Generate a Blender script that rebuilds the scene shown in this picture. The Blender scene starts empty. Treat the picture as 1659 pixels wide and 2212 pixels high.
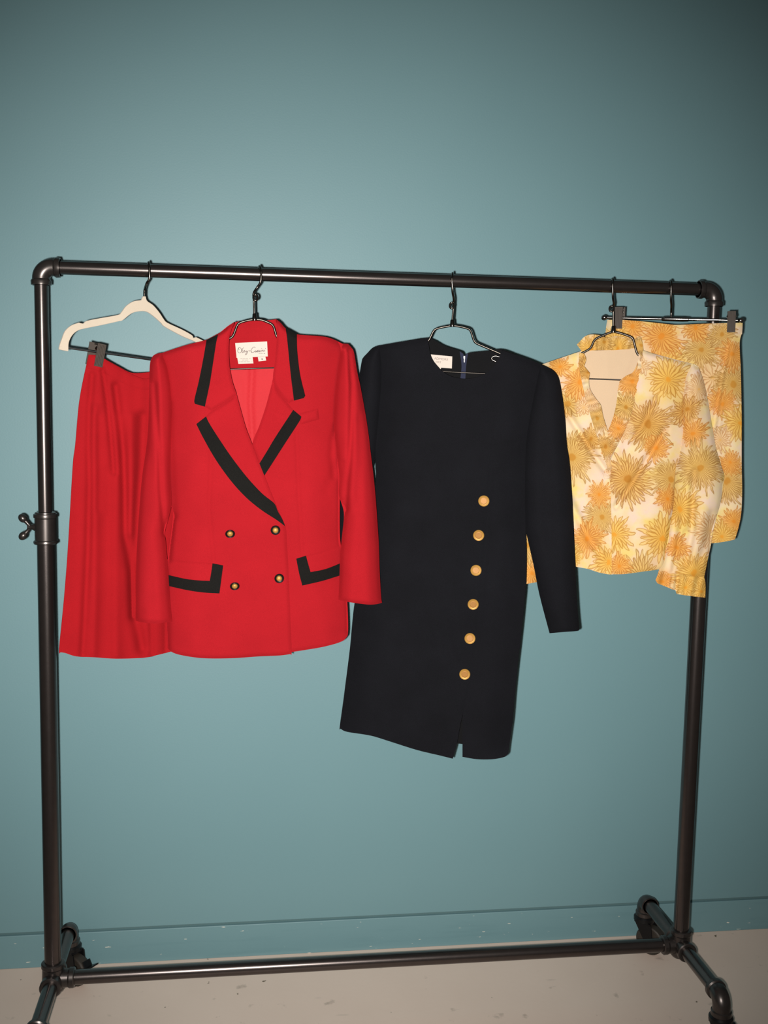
import bpy, bmesh, math, random
import numpy as np
from mathutils import Vector, Matrix, noise
from mathutils.geometry import delaunay_2d_cdt

random.seed(4)
SC = bpy.context.scene
COL = SC.collection

# ------------------------------------------------------------------ camera
FPX, CX, CY = 2247.76, 829.5, 1106.0
CAM = np.array([0.38273, -2.08636, 1.32883])
YAW, PITCH, ROLL = 0.1353, -0.1108, 0.0187
_f = np.array([math.sin(YAW) * math.cos(PITCH), math.cos(YAW) * math.cos(PITCH), math.sin(PITCH)])
_r = np.array([math.cos(YAW), -math.sin(YAW), 0.0])
_u = np.cross(_r, _f)
RIGHT = math.cos(ROLL) * _r + math.sin(ROLL) * _u
UP = -math.sin(ROLL) * _r + math.cos(ROLL) * _u
FWD = _f
cam_d = bpy.data.cameras.new('camera')
cam_d.sensor_fit = 'VERTICAL'; cam_d.sensor_height = 36.0
cam_d.lens = FPX * 36.0 / 2212.0
cam_d.clip_start = 0.02
cam = bpy.data.objects.new('camera', cam_d); COL.objects.link(cam)
cam.matrix_world = Matrix(((RIGHT[0], UP[0], -FWD[0], CAM[0]), (RIGHT[1], UP[1], -FWD[1], CAM[1]),
                           (RIGHT[2], UP[2], -FWD[2], CAM[2]), (0, 0, 0, 1)))
SC.camera = cam

# ------------------------------------------------------------------ light
world = bpy.data.worlds.new('world'); SC.world = world; world.use_nodes = True
world.node_tree.nodes['Background'].inputs[0].default_value = (1.0, 0.93, 0.85, 1)
world.node_tree.nodes['Background'].inputs[1].default_value = 0.068
fl = bpy.data.lights.new('camera_flash', 'SPOT')            # the compact camera's own flash, beside the lens
fl.energy = 308.0; fl.color = (1.0, 0.955, 0.9)
fl.spot_size = math.radians(77); fl.spot_blend = 1.0; fl.shadow_soft_size = 0.012
flo = bpy.data.objects.new('camera_flash', fl); COL.objects.link(flo)
flo.location = Vector(CAM - 0.036 * RIGHT - 0.020 * UP)
aim = FWD - 0.035 * RIGHT - 0.012 * UP
flo.rotation_euler = Vector(aim).to_track_quat('-Z', 'Y').to_euler()
vs = SC.view_settings
vs.view_transform = 'Standard'; vs.look = 'None'; vs.exposure = 0.0; vs.gamma = 1.0
vs.use_curve_mapping = False

# ------------------------------------------------------------------ helpers: space
H, W_R, HB, LEG, DW, BB = 1.5606, 1.3504, 0.1287, 0.2062, 0.2731, 0.0800

def rays(px, py):
    px = np.asarray(px, float); py = np.asarray(py, float)
    return FWD + ((px - CX) / FPX)[..., None] * RIGHT - ((py - CY) / FPX)[..., None] * UP

class Frame:
    """A vertical hanging plane: origin on the rack plane, turned about z by atan(slope)."""
    def __init__(s, px0, py0, y0, slope, zbase):
        d = rays(px0, py0); t = (y0 - CAM[1]) / d[1]; p = CAM + t * d
        s.O = np.array([p[0], y0, zbase]); s.a = math.atan(slope)
        s.ex = np.array([math.cos(s.a), math.sin(s.a), 0]); s.ey = np.array([-math.sin(s.a), math.cos(s.a), 0])
    def loc(s, px, py, d):
        """photo point + depth off the plane -> local xyz"""
        r = rays(px, py); d = np.broadcast_to(np.asarray(d, float), r.shape[:-1])
        t = (d - (CAM - s.O) @ s.ey) / (r @ s.ey)
        P = CAM + t[..., None] * r - s.O
        return np.stack([P @ s.ex, P @ s.ey, P[..., 2]], -1)
    def to_local(s, P):
        P = np.asarray(P, float) - s.O
        return np.stack([P @ s.ex, P @ s.ey, P[..., 2]], -1)

def world_at(px, py, Y):
    d = rays(px, py); t = (Y - CAM[1]) / d[1]
    return CAM + t * d

# ------------------------------------------------------------------ helpers: objects
def empty(name, loc, rz=0.0):
    o = bpy.data.objects.new(name, None); COL.objects.link(o)
    o.location = Vector(loc); o.rotation_euler = (0, 0, rz); o.empty_display_size = 0.05
    return o
def tag(o, label=None, cat=None, group=None, kind=None):
    if label: o['label'] = label
    if cat: o['category'] = cat
    if group: o['group'] = group
    if kind: o['kind'] = kind
    return o
def mesh_obj(name, verts, faces, mat, parent=None, smooth=True, uv=None, label=None):
    me = bpy.data.meshes.new(name)
    me.from_pydata([tuple(map(float, v)) for v in verts], [], [tuple(f) for f in faces])
    if uv is not None:
        l = me.uv_layers.new(name='print')
        vi = np.empty(len(me.loops), int); me.loops.foreach_get('vertex_index', vi)
        l.data.foreach_set('uv', np.asarray(uv, np.float32)[vi].ravel())
    if smooth: me.polygons.foreach_set('use_smooth', [True] * len(me.polygons))
    me.materials.append(mat)
    o = bpy.data.objects.new(name, me); COL.objects.link(o)
    if parent: o.parent = parent
    if label: o['label'] = label
    return o

class MB:
    """collects simple solids into one mesh"""
    def __init__(s): s.v = []; s.f = []
    def add(s, v, f):
        n = len(s.v); s.v += [tuple(map(float, q)) for q in v]; s.f += [tuple(i + n for i in q) for q in f]; return s
    def tube(s, pts, r, seg=12, closed=False, caps=True):
        P = np.asarray(pts, float); n = len(P)
        rr = np.broadcast_to(np.asarray(r, float), (n,))
        T = np.gradient(P, axis=0)
        if closed: T = np.roll(P, -1, 0) - np.roll(P, 1, 0)
        T /= np.linalg.norm(T, axis=1)[:, None] + 1e-12
        ref = np.array([0, 0, 1.0]) if abs(T[0][2]) < .9 else np.array([0, 1.0, 0])
        nrm = np.cross(T[0], ref); nrm /= np.linalg.norm(nrm)
        V = []
        for i in range(n):
            if i: nrm = nrm - T[i] * (nrm @ T[i]); nrm /= np.linalg.norm(nrm) + 1e-12
            b = np.cross(T[i], nrm)
            for k in range(seg):
                a = 2 * math.pi * k / seg
                V.append(P[i] + rr[i] * (math.cos(a) * nrm + math.sin(a) * b))
        F = []
        m = n if closed else n - 1
        for i in range(m):
            j = (i + 1) % n
            for k in range(seg):
                k2 = (k + 1) % seg
                F.append((i * seg + k, i * seg + k2, j * seg + k2, j * seg + k))
        if caps and not closed:
            F.append(tuple(range(seg - 1, -1, -1))); F.append(tuple((n - 1) * seg + k for k in range(seg)))
        return s.add(V, F)
    def lathe(s, prof, origin, axis, seg=28):
        """prof: (distance along axis, radius)"""
        ax = np.asarray(axis, float); ax /= np.linalg.norm(ax); o = np.asarray(origin, float)
        P = [o + ax * p[0] for p in prof]
        ref = np.array([0, 0, 1.0]) if abs(ax[2]) < .9 else np.array([0, 1.0, 0])
        n = np.cross(ax, ref); n /= np.linalg.norm(n); b = np.cross(ax, n)
        V = []; F = []
        for i, p in enumerate(prof):
            for k in range(seg):
                a = 2 * math.pi * k / seg; V.append(P[i] + max(p[1], 1e-5) * (math.cos(a) * n + math.sin(a) * b))
        for i in range(len(prof) - 1):
            for k in range(seg):
                k2 = (k + 1) % seg; F.append((i * seg + k, i * seg + k2, (i + 1) * seg + k2, (i + 1) * seg + k))
        F.append(tuple(range(seg - 1, -1, -1))); F.append(tuple((len(prof) - 1) * seg + k for k in range(seg)))
        return s.add(V, F)
    def box(s, c, ex, ey, ez):
        c, ex, ey, ez = [np.asarray(q, float) for q in (c, ex, ey, ez)]
        V = [c + sx * ex + sy * ey + sz * ez for sx in (-1, 1) for sy in (-1, 1) for sz in (-1, 1)]
        return s.add(V, [(0, 1, 3, 2), (4, 6, 7, 5), (0, 4, 5, 1), (2, 3, 7, 6), (0, 2, 6, 4), (1, 5, 7, 3)])
    def build(s, name, mat, parent=None, smooth=True, bevel=0, label=None, auto=40):
        o = mesh_obj(name, s.v, s.f, mat, parent, smooth, label=label)
        bm = bmesh.new(); bm.from_mesh(o.data); bmesh.ops.recalc_face_normals(bm, faces=bm.faces); bm.to_mesh(o.data); bm.free()
        if smooth:
            try: o.data.set_sharp_from_angle(angle=math.radians(auto))
            except Exception: pass
        if bevel:
            m = o.modifiers.new('bevel', 'BEVEL'); m.width = bevel; m.segments = 2; m.limit_method = 'ANGLE'
        return o

def catmull(P, per=6, closed=False):
    P = np.asarray(P, float); n = len(P); out = []
    rng = range(n) if closed else range(n - 1)
    for i in rng:
        p1 = P[i]; p2 = P[(i + 1) % n]
        p0 = P[i - 1] if (i > 0 or closed) else 2 * p1 - p2
        p3 = P[(i + 2) % n] if (i + 2 < n or closed) else 2 * p2 - p1
        for k in range(per):
            t = k / per
            out.append(.5 * ((2 * p1) + (-p0 + p2) * t + (2 * p0 - 5 * p1 + 4 * p2 - p3) * t * t + (-p0 + 3 * p1 - 3 * p2 + p3) * t ** 3))
    if not closed: out.append(P[-1])
    return np.array(out)

def smooth_outline(P, sharp=38):
    """closed outline: round through gentle points, keep hard corners"""
    P = np.asarray(P, float); n = len(P); corner = []
    for i in range(n):
        a = P[i] - P[i - 1]; b = P[(i + 1) % n] - P[i]
        ang = abs(math.degrees(math.atan2(a[0] * b[1] - a[1] * b[0], a @ b)))
        corner.append(ang > sharp)
    idx = [i for i in range(n) if corner[i]]
    if not idx: return catmull(P, 5, True)
    out = []
    for k, i in enumerate(idx):
        j = idx[(k + 1) % len(idx)]
        seq = [i]; q = i
        while True:
            q = (q + 1) % n; seq.append(q)
            if q == j: break
        seg = catmull(P[seq], 5) if len(seq) > 2 else P[seq]
        out += list(seg[:-1])
    return np.array(out)
def resample(P, step):
    P = np.asarray(P, float); out = []
    for i in range(len(P)):
        a = P[i]; b = P[(i + 1) % len(P)]; L = np.hypot(*(b - a)); m = max(1, int(round(L / step)))
        if L < .35 * step and out and np.hypot(*(a - out[-1])) < .35 * step: continue
        for k in range(m): out.append(a + (b - a) * k / m)
    return np.array(out)
def dist(Q, L):
    """distance of points Q to an open polyline L (photo px)"""
    Q = np.asarray(Q, float); L = np.asarray(L, float); d = np.full(len(Q), 1e9)
    for a, b in zip(L[:-1], L[1:]):
        ab = b - a; t = np.clip(((Q - a) @ ab) / (ab @ ab + 1e-9), 0, 1)
        d = np.minimum(d, np.hypot(*(Q - a - t[:, None] * ab).T))
    return d
def inside(Q, P):
    x, y = Q[:, 0], Q[:, 1]; c = np.zeros(len(Q), bool); j = len(P) - 1
    for i in range(len(P)):
        xi, yi = P[i]; xj, yj = P[j]
        if yi != yj: c ^= ((yi > y) != (yj > y)) & (x < (xj - xi) * (y - yi) / (yj - yi) + xi)
        j = i
    return c
def sstep(a, b, x):
    t = np.clip((x - a) / (b - a), 0, 1); return t * t * (3 - 2 * t)
def rnd(A, R, *edges):
    """rounded pillow depth (towards the camera, negative) away from the given edges"""
    edges = [catmull(e, 5) for e in edges]
    def f(Q):
        d = np.min([dist(Q, e) for e in edges], 0); t = np.clip(d / R, 0, 1)
        return -A * np.sin(t * math.pi / 2)
    return f
def crease(*lines):
    L = [(np.asarray(l, float), d, w) for l, d, w in lines]
    def f(Q):
        z = np.zeros(len(Q))
        for l, d, w in L: z += d * np.exp(-(dist(Q, l) / w) ** 2)
        return z
    return f
def wob(amp, sx, sy, seed=0):
    def f(Q):
        return np.array([amp * noise.noise(Vector((q[0] / sx, q[1] / sy, seed * 7.31))) for q in Q])
    return f
def add(*fs):
    def f(Q):
        z = np.zeros(len(Q))
        for g in fs: z = z + (g(Q) if callable(g) else g)
        return z
    return f

def tri(outline, step, smooth=True):
    P = smooth_outline(outline) if smooth else np.asarray(outline, float)
    P = resample(P, step)
    x0, y0 = P.min(0); x1, y1 = P.max(0); g = []
    row = 0; y = y0
    while y < y1:
        xs = np.arange(x0 + (step / 2 if row % 2 else 0), x1, step)
        g += [(x, y) for x in xs]; y += step * .87; row += 1
    g = np.array(g) if g else np.zeros((0, 2))
    if len(g):
        g = g[inside(g, P)]
        if len(g): g = g[dist(g, np.vstack([P, P[:1]])) > .55 * step]
    allp = np.vstack([P, g]) if len(g) else P
    n = len(P)
    r = delaunay_2d_cdt([Vector(p) for p in allp], [], [list(range(n))], 1, 1e-5)
    V = np.array([tuple(v) for v in r[0]]); F = []
    for f in r[2]:
        a, b, c = V[f[0]], V[f[1]], V[f[2]]
        cr = (b[0] - a[0]) * (c[1] - a[1]) - (b[1] - a[1]) * (c[0] - a[0])
        if abs(cr) < 1e-9: continue
        F.append(tuple(f) if cr < 0 else tuple(reversed(f)))   # faces turned to the viewer's side
    return V, F

def sharp_rim(me):
    from collections import Counter
    c = Counter(k for p in me.polygons for k in p.edge_keys)
    a = me.attributes.new('sharp_edge', 'BOOLEAN', 'EDGE') if 'sharp_edge' not in me.attributes else me.attributes['sharp_edge']
    a.data.foreach_set('value', [c[e.key] == 1 for e in me.edges])
def edge_roll(outline, roll, smooth=True):
    P = smooth_outline(outline) if smooth else np.asarray(outline, float); P = np.vstack([P, P[:1]])
    return lambda Q: roll[0] * np.exp(-(dist(Q, P) / roll[1]) ** 2)
def panel(fr, name, outline, D, mat, parent, step=6, thick=0.0012, smooth=True, label=None, roll=None):
    V, F = tri(outline, step, smooth)
    if roll: D = add(D, edge_roll(outline, roll, smooth))      # turned cloth edge
    o = mesh_obj(name, fr.loc(V[:, 0], V[:, 1], D(V)), F, mat, parent, uv=np.stack([V[:, 0], -V[:, 1]], 1) / 100, label=label)
    sharp_rim(o.data)
    if thick:
        m = o.modifiers.new('cloth_thickness', 'SOLIDIFY'); m.thickness = thick; m.offset = -1
    return o
def inset(L, dx):
    return [(x + dx, y) for x, y in L]
def shell(fr, name, outline, Df, Db, mat, parent, step=6, smooth=True, label=None, roll=None):
    V, F = tri(outline, step, smooth); n = len(V)
    if roll: er = edge_roll(outline, roll, smooth); Df = add(Df, er); Db = add(Db, er, .0004)
    L = np.vstack([fr.loc(V[:, 0], V[:, 1], Df(V)), fr.loc(V[:, 0], V[:, 1], Db(V))])
    F2 = F + [tuple(reversed([i + n for i in f])) for f in F]
    uv = np.vstack([np.stack([V[:, 0], -V[:, 1]], 1) / 100, np.stack([V[:, 0] + 37, -V[:, 1] + 23], 1) / 100])
    o = mesh_obj(name, L, F2, mat, parent, uv=uv, label=label)
    return o
def strokes(fr, name, lines, D, mat, parent, wpx=.5, thick=0):
    """flat inked strokes (photo px) lying on a surface"""
    V = []; F = []
    for l in lines:
        P = catmull(l, 4) if len(l) > 2 else np.asarray(l, float)
        T = np.gradient(P, axis=0); T /= np.linalg.norm(T, axis=1)[:, None] + 1e-9
        Nn = np.stack([-T[:, 1], T[:, 0]], 1); n = len(V)
        for p, q in zip(P, Nn): V.append(p + q * wpx); V.append(p - q * wpx)
        for i in range(len(P) - 1): F.append((n + 2 * i, n + 2 * i + 1, n + 2 * i + 3, n + 2 * i + 2))
    V = np.array(V); return mesh_obj(name, fr.loc(V[:, 0], V[:, 1], D(V)), F, mat, parent, smooth=False)
def text_on(fr, name, body, px, py, hpx, D, mat, parent, slope=0.0, shear=0.0, wide=1.0):
    c = bpy.data.curves.new('t', 'FONT'); c.body = body; c.size = 1; c.shear = shear
    t = bpy.data.objects.new('t', c); COL.objects.link(t)
    me = bpy.data.meshes.new_from_object(t.evaluated_get(bpy.context.evaluated_depsgraph_get()))
    V = np.array([tuple(v.co) for v in me.vertices]); F = [tuple(p.vertices) for p in me.polygons]
    bpy.data.objects.remove(t); bpy.data.curves.remove(c); bpy.data.meshes.remove(me)
    k = hpx / .7
    Q = np.stack([px + V[:, 0] * k * wide, py - V[:, 1] * k + slope * V[:, 0] * k * wide], 1)
    return mesh_obj(name, fr.loc(Q[:, 0], Q[:, 1], D(Q)), F, mat, parent, smooth=False)

# ------------------------------------------------------------------ helpers: materials
class NT:
    def __init__(s, tree): s.t = tree
    def n(s, kind, **kw):
        q = s.t.nodes.new(kind)
        for k, v in kw.items(): setattr(q, k, v)
        return q
    def put(s, sock, v):
        if hasattr(v, 'is_linked') or hasattr(v, 'links'): s.t.links.new(v, sock)
        else: sock.default_value = v
    def m(s, op, a, b=None, clamp=False):
        q = s.n('ShaderNodeMath', operation=op, use_clamp=clamp); s.put(q.inputs[0], a)
        if b is not None: s.put(q.inputs[1], b)
        return q.outputs[0]
    def mix(s, f, a, b):
        q = s.n('ShaderNodeMix', data_type='RGBA'); s.put(q.inputs[0], f); s.put(q.inputs[6], a); s.put(q.inputs[7], b)
        return q.outputs[2]
    def noise(s, vec, scale, detail=3, rough=.5):
        q = s.n('ShaderNodeTexNoise'); q.inputs['Scale'].default_value = scale; q.inputs['Detail'].default_value = detail
        q.inputs['Roughness'].default_value = rough
        if vec is not None: s.t.links.new(vec, q.inputs['Vector'])
        return q.outputs['Fac']
    def ramp(s, f, lo, hi):
        q = s.n('ShaderNodeMapRange'); s.put(q.inputs[0], f); q.inputs[1].default_value = lo; q.inputs[2].default_value = hi
        return q.outputs[0]
def mat_new(name):
    m = bpy.data.materials.new(name); m.use_nodes = True
    return m, NT(m.node_tree), m.node_tree.nodes['Principled BSDF']
def c4(c): return (c[0], c[1], c[2], 1)
def bump(nt, bs, h, strength, dist_=0.001):
    b = nt.n('ShaderNodeBump'); b.inputs['Strength'].default_value = strength; b.inputs['Distance'].default_value = dist_
    nt.put(b.inputs['Height'], h); nt.t.links.new(b.outputs[0], bs.inputs['Normal'])
def fabric(name, col, rough=.9, var=.12, grain=900, bumps=.25, spec=.1, sheen=0.0):
    m, nt, bs = mat_new(name)
    tc = nt.n('ShaderNodeTexCoord').outputs['Object']
    n1 = nt.noise(tc, grain, 2); n2 = nt.noise(tc, 14, 3)
    f = nt.m('ADD', nt.m('MULTIPLY', n1, .65), nt.m('MULTIPLY', n2, .35))
    lo = tuple(c * (1 - var) for c in col); hi = tuple(min(1, c * (1 + var)) for c in col)
    nt.put(bs.inputs['Base Color'], nt.mix(nt.ramp(f, .3, .7), c4(lo), c4(hi)))
    bs.inputs['Roughness'].default_value = rough; bs.inputs['Specular IOR Level'].default_value = spec
    if sheen: bs.inputs['Sheen Weight'].default_value = sheen; bs.inputs['Sheen Roughness'].default_value = .5
    bump(nt, bs, n1, bumps, .0008)
    return m
def metal(name, col, rough, metallic=1.0, var=.1, spec=.5):
    m, nt, bs = mat_new(name)
    tc = nt.n('ShaderNodeTexCoord').outputs['Object']
    n1 = nt.noise(tc, 60, 4); n2 = nt.noise(tc, 700, 2)
    lo = tuple(c * (1 - var) for c in col); hi = tuple(min(1, c * (1 + var)) for c in col)
    nt.put(bs.inputs['Base Color'], nt.mix(n1, c4(lo), c4(hi)))
    bs.inputs['Metallic'].default_value = metallic; bs.inputs['Specular IOR Level'].default_value = spec
    nt.put(bs.inputs['Roughness'], nt.m('ADD', nt.m('MULTIPLY', n2, .08), rough - .04))
    return m
def plain(name, col, rough=.6, spec=.3, var=.05, scale=200):
    m, nt, bs = mat_new(name)
    tc = nt.n('ShaderNodeTexCoord').outputs['Object']; n1 = nt.noise(tc, scale, 3)
    nt.put(bs.inputs['Base Color'], nt.mix(n1, c4([c * (1 - var) for c in col]), c4([min(1, c * (1 + var)) for c in col])))
    bs.inputs['Roughness'].default_value = rough; bs.inputs['Specular IOR Level'].default_value = spec
    return m

# --- wall paint, floor
def wall_mat(name, chips=0.0):
    m, nt, bs = mat_new(name)
    tc = nt.n('ShaderNodeTexCoord').outputs['Object']
    n = nt.noise(tc, 3, 3); n2 = nt.noise(tc, 260, 2)
    col = nt.mix(n, c4((.138, .262, .292)), c4((.152, .280, .308)))
    if chips:
        mp = nt.n('ShaderNodeMapping'); mp.inputs['Scale'].default_value = (34, 1, 210); nt.put(mp.inputs[0], tc)
        ch = nt.ramp(nt.noise(mp.outputs[0], 1.0, 3), .72, .735)
        sm = nt.n('ShaderNodeMapping'); sm.inputs['Scale'].default_value = (5, 1, 60); nt.put(sm.inputs[0], tc)
        col = nt.mix(nt.m('MULTIPLY', nt.ramp(nt.noise(sm.outputs[0], 1, 4), .55, .8), .35), col, c4((.10, .21, .235)))
        col = nt.mix(ch, col, c4((.75, .72, .62)))
    nt.put(bs.inputs['Base Color'], col)
    bs.inputs['Roughness'].default_value = .52; bs.inputs['Specular IOR Level'].default_value = .48
    bump(nt, bs, n2, .12, .001)
    return m
M_wall = wall_mat('teal_wall_paint'); M_base = wall_mat('teal_baseboard_paint', 1.0)
M_groove = plain('groove_shadow_gap', (.10, .175, .185), .9, .05)
def floor_mat():
    m, nt, bs = mat_new('painted_concrete')
    tc = nt.n('ShaderNodeTexCoord').outputs['Object']
    col = nt.mix(nt.noise(tc, 5, 5), c4((.80, .63, .53)), c4((.89, .715, .61)))
    col = nt.mix(nt.ramp(nt.noise(tc, 22, 4), .66, .8), col, c4((.40, .32, .26)))
    col = nt.mix(nt.ramp(nt.noise(tc, 38, 2), .745, .77), col, c4((.20, .15, .10)))
    mp = nt.n('ShaderNodeMapping'); mp.inputs['Scale'].default_value = (2.2, 14, 1); mp.inputs['Rotation'].default_value = (0, 0, .4); nt.put(mp.inputs[0], tc)
    col = nt.mix(nt.m('MULTIPLY', nt.ramp(nt.noise(mp.outputs[0], 2, 3), .68, .74), .45), col, c4((.28, .24, .20)))
    nt.put(bs.inputs['Base Color'], col)
    bs.inputs['Roughness'].default_value = .5; bs.inputs['Specular IOR Level'].default_value = .3
    bump(nt, bs, nt.noise(tc, 80, 3), .1, .002)
    return m
M_floor = floor_mat()
M_pipe = metal('gunmetal_pipe', (.105, .090, .086), .25, .92, .12)
M_fit = metal('blackened_iron_fitting', (.085, .074, .070), .32, .85, .2)
M_chrome = metal('chrome_wire', (.10, .09, .08), .22)
M_bright = metal('bright_chrome', (.26, .25, .24), .16)
M_clip = metal('clip_steel', (.062, .050, .042), .62, .2, .1, .25)
M_wire2 = metal('hanger_shoulder_wire', (.060, .053, .046), .30)
M_wire = metal('dull_hanger_wire', (.045, .040, .036), .35)
M_rubber = plain('caster_rubber', (.034, .028, .022), .55, .35)
M_black = plain('black_plastic', (.006, .006, .0065), .35, .25)
M_velvet = fabric('ivory_flocking', (.55, .475, .38), .95, .06, 1500, .2, .05, .3)
M_bar = metal('dark_steel_bar', (.20, .22, .23), .3)
M_red = fabric('red_wool', (.340, .0100, .0155), .95, .13, 900, .3, .06, .0)
M_redskirt = fabric('red_skirt_wool', (.312, .0082, .0122), .95, .13, 900, .3, .06, .0)
M_lining = fabric('red_satin_lining', (.47, .020, .027), .65, .05, 500, .05, .12)
M_trim = fabric('black_wool_trim', (.0090, .0086, .0080), .95, .3, 900, .3, .08)
M_navy = fabric('navy_crepe', (.0052, .0054, .0074), .9, .35, 1100, .35, .12)
M_navyin = fabric('navy_facing', (.0058, .0058, .0066), .9, .3, 1100, .3, .12)
M_zip = fabric('blue_zipper_tape', (.020, .024, .050), .8, .2, 1400, .3, .2)
M_label = fabric('woven_label', (.60, .53, .47), .8, .06, 1500, .2, .2)
M_ink = plain('label_ink', (.10, .07, .075), .8, .1)
M_ink2 = plain('faded_label_ink', (.26, .20, .18), .8, .1)
M_gold = metal('gold_button', (.47, .255, .055), .50, .3, .12)
M_goldd = metal('gold_button_relief', (.30, .135, .022), .5, .3, .15)
M_cream = fabric('cream_cotton_lining', (.60, .445, .295), .9, .05, 1100, .15, .1)

# --- floral print: one procedural flower group, called once per printed bloom
def flower_group():
    g = bpy.data.node_groups.new('printed_bloom', 'ShaderNodeTree'); I = g.interface
    def inp(n, t, d=None):
        s = I.new_socket(n, in_out='INPUT', socket_type=t)
        if d is not None: s.default_value = d
    inp('Base', 'NodeSocketColor'); inp('UV', 'NodeSocketVector'); inp('Center', 'NodeSocketVector')
    inp('R', 'NodeSocketFloat', .5); inp('N', 'NodeSocketFloat', 18.); inp('Seed', 'NodeSocketFloat', 0.)
    inp('Petal', 'NodeSocketColor'); inp('Inner', 'NodeSocketColor'); inp('Core', 'NodeSocketColor'); inp('Line', 'NodeSocketColor')
    inp('CoreR', 'NodeSocketFloat', .13)
    I.new_socket('Color', in_out='OUTPUT', socket_type='NodeSocketColor')
    I.new_socket('Next UV', in_out='OUTPUT', socket_type='NodeSocketVector')
    nt = NT(g); gi = nt.n('NodeGroupInput').outputs; go = nt.n('NodeGroupOutput')
    sub = nt.n('ShaderNodeVectorMath', operation='SUBTRACT'); nt.put(sub.inputs[0], gi['UV']); nt.put(sub.inputs[1], gi['Center'])
    ln = nt.n('ShaderNodeVectorMath', operation='LENGTH'); nt.put(ln.inputs[0], sub.outputs[0]); r = ln.outputs['Value']
    sp = nt.n('ShaderNodeSeparateXYZ'); nt.put(sp.inputs[0], sub.outputs[0])
    R = gi['R']; q = nt.m('DIVIDE', r, R)
    sw = nt.m('MULTIPLY', nt.m('SINE', nt.m('MULTIPLY', gi['Seed'], 5.0)), .16)
    th = nt.m('ADD', nt.m('ARCTAN2', sp.outputs[1], sp.outputs[0]), nt.m('MULTIPLY', nt.m('MULTIPLY', q, q), sw))
    col = gi['Base']
    near = nt.m('LESS_THAN', q, 1.02)
    def petals(k, seed_add, nmul):
        n = nt.m('MULTIPLY', gi['N'], nmul)
        a = nt.m('ADD', nt.m('MULTIPLY', th, nt.m('DIVIDE', n, 6.28319)), nt.m('ADD', gi['Seed'], seed_add))
        s = nt.m('ABSOLUTE', nt.m('SUBTRACT', nt.m('FRACT', a), .5))
        w = nt.n('ShaderNodeTexWhiteNoise', noise_dimensions='1D'); nt.put(w.inputs['W'], nt.m('ADD', nt.m('FLOOR', a), nt.m('MULTIPLY', gi['Seed'], 17.3)))
        L = nt.m('MULTIPLY', nt.m('MULTIPLY', R, k), nt.m('ADD', nt.m('MULTIPLY', w.outputs[0], .46), .54))
        t = nt.m('DIVIDE', r, L)
        pitch = nt.m('DIVIDE', nt.m('MULTIPLY', r, 6.28319), n)
        wmax = nt.m('DIVIDE', nt.m('MULTIPLY', R, 1.55 * k), n)          # straps of even width, gaps opening outwards
        half = nt.m('MULTIPLY', nt.m('MINIMUM', nt.m('MULTIPLY', pitch, .47), wmax), nt.m('SQRT', nt.m('SUBTRACT', 1.0, nt.m('POWER', t, 4.0), True)))
        e = nt.m('SUBTRACT', half, nt.m('MULTIPLY', s, pitch))
        inr = nt.m('MULTIPLY', nt.m('LESS_THAN', t, 1.03), near)
        mask = nt.m('MULTIPLY', nt.m('DIVIDE', e, .010, True), inr)
        lw = nt.m('MINIMUM', nt.m('MULTIPLY', pitch, .20), .016)
        line = nt.m('MULTIPLY', nt.m('SUBTRACT', 1.0, nt.m('DIVIDE', nt.m('ABSOLUTE', e), lw, True)), inr)
        return mask, line, w.outputs[0]
    # loose watercolour wash under the pen work
    wash = nt.m('MULTIPLY', nt.m('SUBTRACT', 1.0, q, True), .75)
    col = nt.mix(wash, col, gi['Petal'])
    mA, lA, wA = petals(1.0, 0.0, 1.0)
    col = nt.mix(nt.m('MULTIPLY', mA, nt.m('ADD', nt.m('MULTIPLY', wA, .6), .25)), col, gi['Petal'])
    col = nt.mix(nt.m('MULTIPLY', lA, .95), col, gi['Line'])
    mB, lB, wB = petals(.74, .37, .86)
    col = nt.mix(nt.m('MULTIPLY', mB, nt.m('ADD', nt.m('MULTIPLY', wB, .5), .35)), col, gi['Petal'])
    heart = nt.m('MULTIPLY', nt.m('POWER', nt.m('SUBTRACT', 1.0, nt.m('MULTIPLY', q, 1.12), True), 1.2), .9)
    col = nt.mix(heart, col, gi['Inner'])
    col = nt.mix(nt.m('MULTIPLY', lB, .9), col, gi['Line'])
    core = nt.m('DIVIDE', nt.m('SUBTRACT', gi['CoreR'], q), .05, True)
    col = nt.mix(nt.m('MULTIPLY', core, .9), col, gi['Core'])
    nt.put(go.inputs[0], col)
    nu = nt.n('ShaderNodeVectorMath', operation='SCALE'); nt.put(nu.inputs[0], col); nu.inputs['Scale'].default_value = 1e-7
    na = nt.n('ShaderNodeVectorMath', operation='ADD'); nt.put(na.inputs[0], gi['UV']); nt.put(na.inputs[1], nu.outputs[0])
    nt.put(go.inputs[1], na.outputs[0])   # keeps the blooms evaluated one after another
    return g
BLOOM = flower_group()
KINDS = {  # petal, inner, core, line, core radius
    'O': ((.690, .410, .125), (.665, .275, .035), (.620, .225, .025), (.430, .150, .022), .13),
    'Y': ((.695, .490, .165), (.685, .370, .050), (.650, .280, .030), (.410, .185, .026), .12),
    'G': ((.640, .445, .180), (.590, .340, .070), (.460, .210, .030), (.310, .145, .028), .14),
    'D': ((.650, .440, .165), (.550, .270, .042), (.410, .170, .022), (.310, .125, .022), .14),
    'P': ((.680, .520, .340), (.680, .440, .190), (.660, .360, .095), (.430, .210, .080), .07)}
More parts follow.
